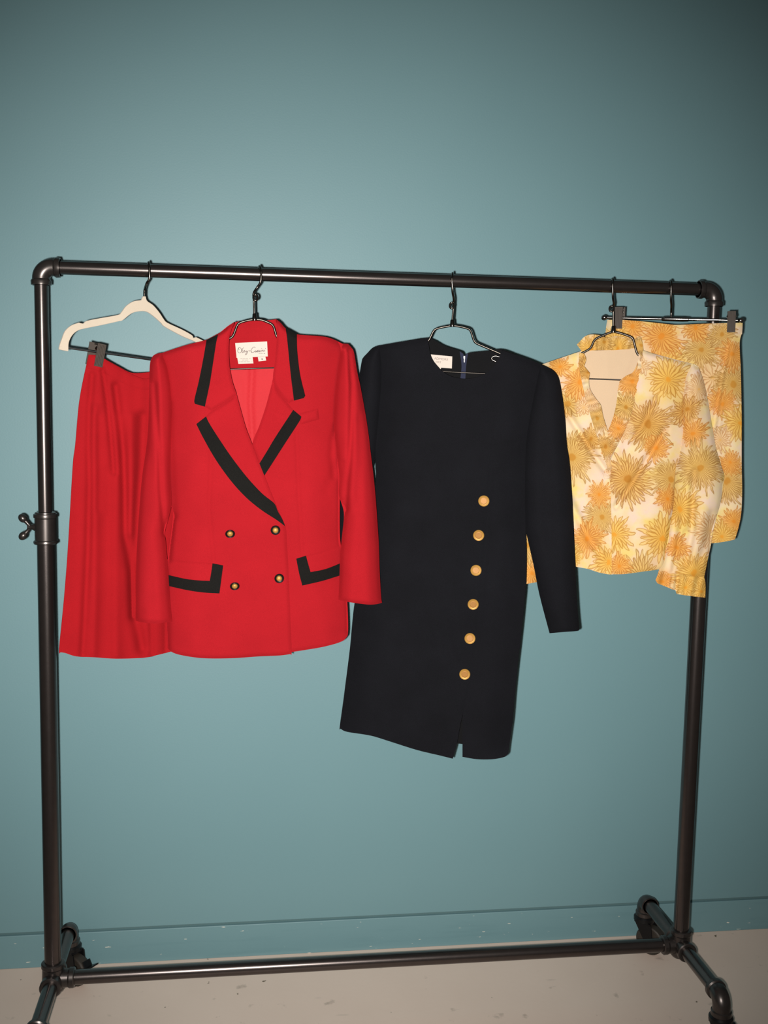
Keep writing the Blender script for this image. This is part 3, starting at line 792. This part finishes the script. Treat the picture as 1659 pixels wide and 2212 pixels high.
# pocket flaps
pf = panel(FJ, 'pocket_flap', [(360, 1208), (409, 1213), (459, 1217), (482, 1221), (479, 1250), (474, 1281), (440, 1278.5), (405, 1274), (362, 1265)], Dcol(.0044), M_red, jk, 3.5, .0030, roll=(.003, 3))
panel(FJ, 'flap_trim', [(459, 1217), (482, 1221.5), (478, 1252), (474, 1282), (440, 1280), (405, 1275), (362, 1265.5), (362, 1242), (400, 1250.5), (430, 1254), (453, 1255), (456, 1238)], Dcol(.0056), M_trim, pf, 4, .001)
pf = panel(FJ, 'pocket_flap', [(640, 1207), (661, 1200), (700, 1190), (738, 1178), (741, 1242), (698, 1254), (653, 1264), (647, 1238)], add(Djf, .0020), M_red, jk, 3.5, .0030, roll=(.003, 3))
panel(FJ, 'flap_trim', [(640, 1207), (661, 1200.5), (666, 1219), (671, 1236), (704.5, 1229), (740, 1215), (741, 1241), (698, 1254.5), (653, 1265), (646, 1238)], add(Djf, .0008), M_trim, pf, 4, .001)
panel(FJ, 'chest_welt', [(645, 893), (665, 888), (687, 882), (690, 906), (668, 912), (648, 918)], add(Djf, .0030), M_red, jk, 3, .0028, roll=(.003, 3))
# sleeves
SL_o = [(345, 763), (334, 766), (327, 775), (323, 799), (321, 900), (317, 960), (307, 1030), (301, 1100), (297, 1160), (294, 1230), (293, 1341)]
SL_i = [(372, 1343), (367, 1290), (363, 1230), (358, 1170), (356, 1150), (366, 1112), (371, 1080), (368, 1010), (371, 870), (363, 800), (349, 763)]
sb = lambda Q: -.016 * sstep(960, 1220, Q[:, 1]) - .0060
sfold = crease(([(333, 830), (338, 900), (343, 960), (345, 1010), (347, 1060), (353, 1120), (357, 1150)], .0065, 6), ([(330, 1000), (325, 1120), (322, 1300)], .002, 12))
Df = add(sb, rnd(.021, 32, SL_o, SL_i), sfold); Db = add(sb, lambda Q: -.6 * rnd(.021, 32, SL_o, SL_i)(Q))
shell(FJ, 'sleeve', SL_o + [(312, 1345), (336, 1347), (355, 1345)] + SL_i, Df, Db, M_red, jk, 4, roll=(.0045, 4.5))
SR_o = [(741, 742), (752, 743), (760, 752), (765, 763), (772, 805), (778, 832), (786, 875), (792, 910), (797, 945), (801, 980), (806, 1020), (811, 1070), (814, 1110), (818, 1170), (820, 1230), (823, 1285), (825, 1302)]
SR_i = [(731, 1296), (733, 1250), (735, 1200), (738, 1165), (743, 1112), (737, 1085), (732, 1068), (733, 1030), (729, 990), (723, 940), (721, 920), (723, 865), (728, 814), (735, 765)]
sfold = crease(([(754, 760), (760, 830), (759, 900), (758, 940), (755, 995), (750, 1040), (747, 1100)], .0075, 6), ([(741, 1000), (741, 1060), (745, 1110)], .003, 6), ([(775, 900), (778, 1000), (772, 1100)], .003, 9), ([(752, 1296), (825, 1299)], -.0008, 5))
Df = add(sb, rnd(.023, 34, SR_o, SR_i), sfold); Db = add(sb, lambda Q: -.55 * rnd(.023, 34, SR_o, SR_i)(Q))
shell(FJ, 'sleeve', SR_o + [(814, 1305), (796, 1306), (770, 1303), (750, 1300)] + SR_i, Df, Db, M_red, jk, 4, roll=(.0045, 4.5))
# buttons
def button(fr, parent, px, py, D, rpx, tilt, base_m, top_m, kind):
    d = float(D(np.array([[px, py]]))[0]); c = fr.loc(np.array(float(px)), np.array(float(py)), d)
    r = rpx / 1090.; ax = np.array([tilt[0], -1.0, tilt[1]]); ax /= np.linalg.norm(ax)
    if kind == 'bowl':
        b = MB().lathe([(-.001, r * .5), (.0006, r * .93), (.0016, r), (.0028, r * .98), (.0034, r * .90), (.0028, r * .78), (.0018, r * .6)], c, ax, 32).build('button', base_m, parent, auto=60)
        MB().lathe([(.0014, r * .60), (.0034, r * .57), (.0050, r * .42), (.0057, r * .2), (.0058, .0002)], c, ax, 28).build('gold_dome', top_m, b, auto=70, label='gold domed centre')
    else:
        b = MB().lathe([(-.001, r * .6), (.0008, r * .95), (.0022, r), (.0036, r * .97), (.0042, r * .90), (.0040, r * .84), (.0034, r * .78), (.0033, .0002)], c, ax, 36).build('button', base_m, parent, auto=50)
        mb = MB(); ref = np.cross(ax, np.array([0, 0, 1.])); ref /= np.linalg.norm(ref); up = np.cross(ref, ax)
        if up[2] < 0: up = -up
        tt = c + ax * .0037
        mb.lathe([(-.0006, r * .62), (.0004, r * .60), (.0005, r * .54), (-.0002, r * .52)], tt, ax, 28)
        for i in range(3): mb.box(tt + ref * r * (-.24 + .24 * i), ref * r * .06, up * r * (.34 - .08 * abs(i - 1)), ax * .0007)
        mb.box(tt + up * r * .30, ref * r * .30, up * r * .05, ax * .0006); mb.box(tt - up * r * .36, ref * r * .22, up * r * .05, ax * .0006)
        mb.build('crest_relief', top_m, b, auto=40)
    return b
for (px, py, t) in ((497, 1152, (.05, -.55)), (595, 1145, (.02, -.05)), (507, 1265, (.08, -.55)), (603, 1249, (.05, -.1))):
    button(FJ, jk, px, py, Dcol(.002), 10.4, t, M_black, M_gold, 'bowl')
# neck label
Dl = add(Djb, -.0055)
lb = panel(FJ, 'neck_label', [(508, 741), (577, 737.5), (578.5, 770), (511, 773)], Dl, M_label, jk, 5, .0006, smooth=False)
panel(FJ, 'care_tag', [(512.5, 772.5), (545.6, 771.5), (547.4, 785), (515, 786)], add(Dl, .0006), M_label, lb, 4, .0005, smooth=False)
panel(FJ, 'size_tag', [(557, 771.5), (573.3, 770.5), (575, 778.8), (558.6, 780.7)], add(Dl, .0006), M_label, lb, 4, .0005, smooth=False)
Z = lambda pts: [(505 + x / 20.74, 732 + y / 20.74) for x, y in pts]
scr = [[(240, 500), (212, 430), (250, 385), (310, 415), (350, 490), (340, 570), (290, 622), (225, 625), (180, 565), (190, 450), (235, 395)], [(330, 445), (355, 500), (375, 565)],
       [(440, 395), (400, 440), (375, 550), (385, 622), (425, 600), (455, 560)], [(455, 565), (487, 530), (470, 508), (450, 545), (462, 592), (505, 575)],
       [(570, 535), (535, 540), (520, 572), (548, 590), (582, 545), (598, 620), (568, 700), (528, 716), (510, 690), (565, 640), (640, 535)],
       [(665, 515), (690, 545), (720, 520)], [(690, 545), (725, 555)],
       [(955, 415), (945, 372), (890, 365), (810, 445), (768, 540), (800, 608), (880, 600), (940, 560)], [(750, 520), (775, 560), (800, 600)],
       [(990, 530), (955, 540), (945, 580), (975, 597), (1000, 540), (1008, 590), (1030, 570)], [(1030, 580), (1058, 505), (1078, 560), (1050, 592), (1100, 570)], [(1100, 575), (1125, 495), (1150, 555), (1120, 590), (1180, 560)],
       [(1185, 500), (1190, 565), (1225, 550)], [(1240, 435), (1262, 415)], [(1250, 495), (1258, 570), (1280, 515), (1315, 500), (1322, 565), (1350, 545)], [(1375, 490), (1378, 560), (1410, 530)], [(1410, 440), (1430, 415)],
       [(1120, 650), (1200, 640), (1290, 650)], [(1340, 640), (1370, 660), (1400, 640)]]
strokes(FJ, 'lettering', [Z(s) for s in scr], add(Dl, -.0006), M_ink, lb, .42)
strokes(FJ, 'small_print', [Z([(a, 885), (b, 883)]) for a, b in ((300, 380), (395, 500), (515, 640), (690, 750))] + [Z([(a, 950), (b, 948)]) for a, b in ((370, 480), (495, 650))] + [Z([(a, 1028), (b, 1026)]) for a, b in ((245, 290), (305, 420), (435, 560), (580, 720), (800, 825))], add(Dl, -.0003), M_ink2, lb, .40)
strokes(FJ, 'size_number', [Z([(1275, 865), (1235, 915), (1305, 915)]), Z([(1285, 870), (1285, 945)])], add(Dl, -.0003), M_ink, lb, .4)

# ================================================================== navy dress
dr = empty('navy_dress', (F_dress.O[0], F_dress.O[1], F_dress.O[2]), F_dress.a)
tag(dr, 'long sleeved navy sheath dress with a column of gold buttons', 'dress')
FD = F_dress
D_L = [(817, 747), (822, 800), (818, 880), (812, 960), (811, 1007), (812, 1030), (805, 1100), (787, 1200), (766, 1303), (756, 1401), (745, 1488), (734, 1568)]
D_R = [(1171, 788), (1157, 850), (1143, 930), (1138, 1000), (1135, 1121), (1137, 1190), (1136, 1260), (1132, 1310), (1126, 1370), (1118, 1440), (1112, 1500), (1107, 1560), (1100, 1612)]
dS = [(817, 747), (870, 738), (925, 730), (1083, 755), (1120, 768), (1171, 788)]
Ddf = add(rnd(.024, 70, D_L, D_R), rnd(.006, 14, [(817, 747), (925, 730)], [(1083, 755), (1171, 788)]), crease(([(1046, 962), (1075, 965), (1112, 958)], .002, 5), ([(900, 960), (905, 1100), (898, 1250), (930, 1400)], .003, 14), ([(960, 1330), (970, 1400), (985, 1430)], .004, 12), ([(1062, 1000), (1052, 1150), (1040, 1300), (1024, 1450), (1001, 1545)], .0025, 5)), wob(.003, 50, 140, 5), .004)
Ddb = add(lambda Q: -.6 * rnd(.024, 70, D_L, D_R)(Q), .003)
front = [(817, 747), (870, 738), (924, 730), (929, 762), (935, 778), (945, 791), (957, 803), (975, 813), (1000, 818), (1025, 816), (1045, 809), (1062, 796), (1075, 780), (1083, 756), (1120, 768), (1150, 779), (1171, 788)] + D_R[1:] + [(1098, 1628), (1090, 1635), (1065, 1640), (1030, 1640), (999, 1635), (999, 1600), (999.5, 1543), (993, 1572), (987, 1606), (978, 1639), (950, 1632), (900, 1620), (840, 1601), (800, 1589), (750, 1581), (735, 1574)] + D_L[::-1][:-1]
panel(FD, 'dress_front', front, Ddf, M_navy, dr, 6, .0016)
back = [(817, 747), (870, 738), (925, 731), (960, 747), (994, 758), (1000, 762), (1003, 768), (1007, 764), (1015, 762), (1050, 758.5), (1083, 755), (1120, 768), (1171, 788)] + D_R[1:-1] + [(1098, 1604), (1050, 1609), (987, 1606), (900, 1590), (800, 1568), (737, 1552)] + D_L[::-1][1:-1]
panel(FD, 'dress_back', back, Ddb, M_navyin, dr, 7, .0012)
panel(FD, 'zipper_tape', [(993, 759), (1000, 764), (1003, 770), (1007, 765), (1011, 763), (1007, 790), (1005, 822), (994, 822), (997, 790)], add(Ddb, -.003), M_zip, dr, 4, .0008)
mb = MB(); zc = FD.loc(np.array(1003.), np.array(772.), float(Ddb(np.array([[1003., 772.]]))[0]) - .006)
mb.box(zc, (.0016, 0, 0), (0, .0012, 0), (0, 0, .0030)); mb.box(zc + np.array([.0003, -.001, -.0065]), (.0011, 0, 0), (0, .0006, 0), (0, 0, .0038))
mb.build('zipper_pull', M_chrome, dr, True, .0004)
dlb = panel(FD, 'neck_label', [(921, 764.6), (950, 767.4), (977, 770), (976, 796), (953, 794.3), (951, 800), (935, 800)], add(Ddb, -.003), M_label, dr, 4, .0005, smooth=False)
text_on(FD, 'lettering', 'ADMORE', 938, 776.5, 5.0, add(Ddb, -.0036), M_ink2, dlb, .09, 0, 1.02)
text_on(FD, 'lettering', 'ORT', 941, 784, 4.2, add(Ddb, -.0036), M_ink2, dlb, .07, 0, 1.0)
MB().tube(catmull([FD.loc(np.array(a), np.array(b), -.004) for a, b in ((1079., 771.), (1070., 769.), (1063., 772.), (1063., 777.), (1071., 781.))], 5), .0017, 10).build('hanging_loop_ring', M_chrome, dr, auto=60)
# sleeves
SLo = [(817, 747), (805, 751), (794, 762), (784, 773), (781, 782), (775, 816), (760, 900), (730, 1050), (708, 1200), (692, 1350)]
SLi = [(741, 1358), (748, 1290), (768, 1180), (790, 1070), (806, 1008), (815, 965), (823, 880), (827, 800), (823, 749)]
Df = add(-.002, rnd(.018, 30, SLo, SLi)); Db = add(-.002, lambda Q: -.6 * rnd(.020, 30, SLo, SLi)(Q))
shell(FD, 'sleeve', SLo + SLi, Df, Db, M_navy, dr, 5, roll=(.004, 5))
SRo = [(1171, 788), (1182, 793), (1193, 799), (1202, 808), (1208, 822), (1214, 855), (1220, 900), (1224, 960), (1230, 1000), (1236, 1084), (1242, 1207), (1248, 1315), (1252, 1359)]
SRi = [(1187, 1368), (1165, 1284), (1153, 1223), (1141, 1170), (1133, 1122), (1132, 1000), (1137, 930), (1151, 850), (1164, 787)]
Df = add(-.004, rnd(.019, 36, SRo, SRi), crease(([(1180, 830), (1178, 1000), (1190, 1200)], .0025, 14))); Db = add(-.004, lambda Q: -.55 * rnd(.019, 36, SRo, SRi)(Q))
shell(FD, 'sleeve', SRo + [(1247, 1363), (1215, 1365.5)] + SRi, Df, Db, M_navy, dr, 5, roll=(.004, 5))
for (px, py, t) in ((1045, 1082, (.05, .0)), (1034, 1156, (0, -.1)), (1028, 1232, (.12, .12)), (1022, 1305, (.05, -.05)), (1015, 1379, (.1, .1)), (1004, 1456, (.02, 0))):
    button(FD, dr, px, py, add(Ddf, -.001), 12.4, t, M_gold, M_goldd, 'disc')

# ================================================================== floral skirt
ys = empty('floral_skirt', (F_yskirt.O[0], F_yskirt.O[1], F_yskirt.O[2]), F_yskirt.a)
tag(ys, 'yellow and orange flower print skirt clipped behind the blouse', 'skirt')
FY = F_yskirt
M_fs = floral('skirt_flower_print', [(1540, 815, 66, 16, 'P'), (1440, 790, 62, 24, 'Y'), (1515, 755, 52, 34, 'G'), (1585, 830, 55, 40, 'G'), (1428, 728, 58, 26, 'O'), (1365, 706, 40, 18, 'O'), (1330, 735, 40, 18, 'Y'),
                                   (1503, 708, 40, 18, 'O'), (1560, 722, 38, 30, 'G'), (1583, 765, 42, 26, 'O'), (1559, 872, 40, 30, 'O'), (1600, 915, 50, 22, 'Y'), (1570, 1040, 62, 42, 'G'), (1578, 1000, 32, 26, 'O'), (1586, 1128, 40, 28, 'O'), (1560, 1160, 40, 22, 'Y'), (1555, 950, 34, 20, 'P')], 3)
Y_L = [(1312, 691), (1308, 720), (1304, 800), (1300, 950), (1296, 1170)]
Y_R = [(1604, 698), (1603, 716), (1598, 736), (1598, 762), (1600, 800), (1602, 900), (1602, 1000), (1603, 1060), (1601, 1108), (1595, 1140), (1588, 1163)]
Yfold = crease(([(1575, 742), (1562, 800), (1550, 870), (1541, 930), (1532, 1000)], .0060, 5), ([(1583, 742), (1572, 800), (1560, 870), (1551, 930)], -.004, 6), ([(1565, 930), (1560, 1050), (1562, 1170)], .003, 10), ([(1480, 726), (1400, 732)], .0008, 4))
Dyf = add(rnd(.008, 24, Y_L, Y_R), Yfold, wob(.002, 40, 120, 9)); Dyb = add(lambda Q: -.6 * rnd(.008, 24, Y_L, Y_R)(Q), .001)
ytop = [(1312, 691), (1345, 691), (1400, 695.5), (1450, 701), (1470, 701.5), (1530, 699), (1580, 697.5), (1604, 697)]
yhem = [(1585, 1166), (1560, 1171), (1538, 1173.5), (1480, 1178), (1400, 1180), (1296, 1172)]
panel(FY, 'skirt_front', ytop + Y_R[1:] + yhem + Y_L[::-1][1:-1], Dyf, M_fs, ys, 5)
panel(FY, 'skirt_back', ytop + Y_R[1:] + [(1580, 1160), (1540, 1166), (1400, 1170), (1300, 1164)] + Y_L[::-1][1:-1], Dyb, M_fs, ys, 8)
panel(FY, 'waistband', ytop + [(1603, 722), (1560, 724), (1480, 726), (1400, 722), (1345, 717), (1309, 716)], add(Dyf, -.0022), M_fs, ys, 4, .0015, roll=(.002, 3))

# ================================================================== floral blouse
bl = empty('floral_blouse', (F_blouse.O[0], F_blouse.O[1], F_blouse.O[2]), F_blouse.a)
tag(bl, 'yellow flower print blouse with ruffled collar and cream lining', 'blouse')
FB = F_blouse
M_fR = floral('blouse_flower_print_a', [(1450, 1035, 58, 42, 'G'), (1442, 1078, 34, 22, 'O'), (1385, 1245, 60, 28, 'G'), (1400, 915, 72, 38, 'D'), (1443, 820, 66, 22, 'Y'), (1418, 968, 36, 26, 'O'), (1356, 1035, 72, 36, 'D'), (1432, 1163, 62, 22, 'Y'), (1327, 1156, 52, 22, 'Y'), (1338, 1222, 32, 20, 'O'), (1478, 890, 40, 22, 'D'), (1345, 930, 30, 22, 'P'), (1385, 790, 26, 14, 'P')], 5)
M_fL = floral('blouse_flower_print_b', [(1300, 1118, 48, 44, 'G'), (1225, 872, 52, 18, 'G'), (1253, 826, 46, 24, 'O'), (1234, 988, 72, 44, 'G'), (1277, 948, 34, 22, 'D'), (1268, 1165, 50, 28, 'O'), (1295, 1068, 36, 28, 'O'), (1314, 1214, 48, 20, 'Y'), (1236, 1205, 34, 20, 'Y'), (1208, 792, 32, 18, 'O'), (1262, 880, 24, 14, 'P'), (1150, 1240, 46, 22, 'O'), (1140, 1180, 50, 34, 'G'), (1316, 975, 22, 20, 'O')], 6)
M_fS = floral('sleeve_flower_print', [(1500, 1238, 66, 34, 'Y'), (1510, 840, 40, 30, 'P'), (1486, 885, 44, 24, 'D'), (1497, 937, 42, 26, 'O'), (1513, 1010, 66, 46, 'G'), (1537, 1146, 56, 26, 'P'), (1469, 1100, 60, 24, 'Y'), (1462, 1182, 34, 18, 'O'), (1430, 1255, 36, 24, 'O'), (1516, 1278, 36, 18, 'Y'), (1482, 1268, 30, 20, 'Y')], 7)
M_fC = floral('ruffle_flower_print', [(1276, 752, 42, 30, 'Y'), (1335, 752, 42, 34, 'Y'), (1304, 740, 30, 22, 'G'), (1258, 790, 34, 24, 'D'), (1270, 805, 30, 26, 'D'), (1290, 905, 40, 48, 'G'), (1275, 865, 30, 26, 'P'), (1365, 825, 44, 34, 'O'), (1352, 880, 40, 26, 'G'), (1335, 925, 34, 26, 'O'), (1308, 965, 34, 34, 'D'), (1384, 748, 34, 34, 'G'), (1318, 1005, 26, 20, 'P')], 8)
B_L = [(1171, 787), (1178, 850), (1190, 950), (1200, 1080), (1212, 1216)]
B_R = [(1500, 787), (1486, 815), (1480, 860), (1478, 910), (1480, 935), (1473, 985), (1465, 1010), (1461, 1050), (1454, 1100), (1447, 1140), (1441, 1175), (1438, 1205), (1436, 1229)]
bfold = crease(([(1222, 885), (1240, 915), (1262, 948), (1285, 985), (1312, 1022)], 0.0104, 7), ([(1415, 862), (1400, 895), (1388, 920), (1365, 950)], 0.0076, 7), ([(1436, 930), (1415, 965), (1390, 1005), (1362, 1050), (1330, 1095)], 0.0095, 7),
               ([(1225, 1070), (1245, 1110), (1270, 1160), (1300, 1200)], 0.0095, 9), ([(1345, 945), (1330, 985), (1322, 1020)], 0.0057, 8), ([(1250, 960), (1260, 1010), (1280, 1060)], -.003, 16))
Dbf = add(rnd(.020, 50, B_L, B_R), rnd(.005, 12, [(1171, 787), (1251, 760)], [(1389, 757), (1500, 787)]), bfold, wob(.003, 40, 70, 3), .003)
Dbb = add(lambda Q: -.6 * rnd(.020, 50, B_L, B_R)(Q), .003)
VL = [(1251, 760), (1254, 790), (1264, 840), (1276, 885), (1292, 935), (1308, 985), (1318, 1030)]
VR = [(1389, 757), (1383, 795), (1374, 840), (1366, 885), (1350, 930), (1330, 970), (1318, 1000)]
panel(FB, 'blouse_back', [(1171, 787), (1251, 760), (1270, 757), (1325, 757), (1375, 752), (1389, 757), (1445, 773), (1500, 787)] + B_R[1:-1] + [(1436, 1222), (1322, 1232), (1212, 1212)] + B_L[::-1][1:-1], Dbb, M_fL, bl, 7)
panel(FB, 'lining', [(1256, 763), (1280, 757.5), (1330, 756), (1366, 753), (1378, 751), (1388, 775), (1390, 830), (1395, 1100), (1390, 1200), (1245, 1200), (1250, 1000), (1255, 830)], add(Dbb, -.0025, crease(([(1362, 770), (1345, 810)], -.002, 7), ([(1310, 765), (1312, 810)], -.0015, 8), ([(1280, 770), (1268, 800)], .0015, 6))), M_cream, bl, 6)
panel(FB, 'front_panel', VL[:1] + VL[1:] + [(1322, 1040), (1330, 1100), (1334, 1236), (1321, 1241), (1295, 1237), (1270, 1229), (1243, 1224), (1212, 1216)] + B_L[::-1][1:], add(Dbf, .004), M_fL, bl, 4)
panel(FB, 'front_panel', [(1389, 757), (1440, 773), (1480, 783), (1500, 787)] + B_R[1:] + [(1424, 1230), (1380, 1236), (1350, 1240), (1325, 1240.5), (1321.5, 1239), (1321, 1150), (1319, 1060), (1315, 1020), (1317, 1000)] + VR[::-1][1:-1], add(Dbf, -.001), M_fR, bl, 4, .002, roll=(.003, 3.5))
# ruffles
def ripple(center, per, amp, ph=0.0):
    C = np.asarray(center, float); seg = np.r_[0, np.cumsum(np.hypot(*np.diff(C, axis=0).T))]
    def f(Q):
        best = np.full(len(Q), 1e9); arc = np.zeros(len(Q))
        for i, (a, b) in enumerate(zip(C[:-1], C[1:])):
            ab = b - a; L = np.hypot(*ab); t = np.clip(((Q - a) @ ab) / (L * L), 0, 1); d = np.hypot(*(Q - a - t[:, None] * ab).T)
            k = d < best; best[k] = d[k]; arc[k] = seg[i] + t[k] * L
        return amp * np.sin(arc / per * 2 * math.pi + ph)
    return f
rl_o = [(1251, 762), (1250, 780), (1252, 800), (1258, 830), (1266, 865), (1276, 900), (1290, 945), (1303, 985), (1312, 1010), (1302, 1022), (1306, 1034), (1316, 1033)]
rl_i = [(1322, 1016), (1318, 985), (1320, 955), (1311, 925), (1303, 900), (1298, 876), (1288, 862), (1277, 845), (1272, 828), (1274, 806), (1262, 791), (1266, 776), (1262, 764)]
panel(FB, 'ruffle', rl_o + rl_i, add(Dbf, -.004, ripple([(1257, 762), (1262, 820), (1290, 900), (1315, 1020)], 26, .0028), wob(.004, 14, 9, 4)), M_fC, bl, 3.5, .0015, roll=(.002, 3))
rr_o = [(1389, 756), (1386, 790), (1378, 830), (1370, 870), (1362, 900), (1345, 940), (1328, 972), (1318, 990)]
rr_i = [(1312, 960), (1311, 935), (1319, 917), (1327, 892), (1332, 868), (1334, 845), (1339, 822), (1352, 812), (1366, 805), (1374, 792), (1378, 778), (1380, 758)]
panel(FB, 'ruffle', rr_o + rr_i, add(Dbf, -.0005, ripple([(1384, 757), (1376, 820), (1350, 890), (1315, 980)], 24, .0026, 1.0), wob(.004, 14, 9, 5)), M_fC, bl, 3.5, .0015, roll=(.002, 3))
cr = [(1259, 765), (1255, 757), (1246, 744.5), (1250, 740), (1256, 734), (1263, 727), (1276, 722.5), (1296, 724), (1310, 729), (1330, 726), (1352, 729), (1370, 732), (1380, 727), (1385, 729), (1388, 742), (1390, 757), (1381, 770), (1376, 754), (1355, 754.5), (1325, 756.5), (1290, 756.5), (1272, 758)]
panel(FB, 'collar_ruffle', cr, add(Dbb, -.004, ripple([(1246, 744), (1300, 740), (1390, 742)], 30, .0032, .6), wob(.005, 10, 20, 6)), M_fC, bl, 3.5, .0015, roll=(.002, 3))
# sleeves
Lo = [(1171, 787), (1158, 792), (1150, 830), (1140, 900), (1130, 1000), (1122, 1120), (1116, 1230), (1114, 1264)]
Li = [(1162, 1257), (1180, 1200), (1192, 1080), (1186, 960), (1178, 860)]
Df = add(.004, rnd(.016, 26, Lo, Li)); Db = add(.004, lambda Q: -.6 * rnd(.016, 26, Lo, Li)(Q))
shell(FB, 'sleeve', Lo + [(1140, 1261)] + Li, Df, Db, M_fL, bl, 6)
So = [(1500, 787), (1507, 792), (1513, 803), (1521, 828), (1530, 872), (1538, 920), (1546, 965), (1556, 1000), (1563, 1022), (1564, 1032), (1562, 1048), (1557, 1082), (1547, 1118), (1540, 1150), (1535, 1180), (1527, 1218), (1521, 1247)]
Si = [(1424, 1231), (1434, 1215), (1437, 1190), (1442, 1168), (1448, 1130), (1455, 1090), (1458, 1045), (1460, 1010), (1467, 985), (1473, 935), (1471, 905), (1474, 855), (1479, 815), (1493, 786)]
sbase = lambda Q: -.010 * sstep(900, 1100, Q[:, 1]) - .0045
sf = crease(([(1499, 795), (1494, 850), (1490, 900)], 0.0045, 6), ([(1500, 1020), (1496, 1080), (1494, 1150), (1480, 1220)], 0.0105, 9), ([(1538, 1110), (1530, 1160), (1510, 1210)], 0.0060, 9), ([(1462, 1120), (1455, 1180), (1446, 1230)], 0.0075, 7), ([(1480, 1150), (1470, 1200), (1462, 1245)], 0.0060, 6))
Df = add(sbase, rnd(.020, 38, So, Si), sf, wob(.003, 30, 50, 8)); Db = add(sbase, lambda Q: -.5 * rnd(.020, 38, So, Si)(Q))
shell(FB, 'sleeve', So + [(1490, 1246), (1465, 1246), (1444, 1240)] + Si, Df, Db, M_fS, bl, 4, roll=(.004, 4))
cuff = [(1424, 1230), (1444, 1238), (1465, 1244), (1490, 1245), (1521, 1246), (1524, 1262), (1523.5, 1291), (1500, 1288.5), (1480, 1286), (1461.5, 1283), (1459, 1275), (1452, 1273), (1440, 1268), (1420, 1260), (1416, 1253), (1420, 1243)]
c_o = [(1521, 1246), (1524, 1262), (1523, 1291)]; c_i = [(1424, 1230), (1416, 1253)]
Dc = lambda s: add(sbase, lambda Q: s * rnd(.020, 34, c_o, c_i)(Q), ripple([(1418, 1245), (1523, 1270)], 21, .0022), crease(([(1463, 1242), (1460, 1285)], .006 * s, 3.5), ([(1447, 1240), (1444, 1270)], .004 * s, 3.5)))
shell(FB, 'cuff_ruffle', cuff, Dc(1.0), Dc(-.5), M_fS, bl, 3.5)
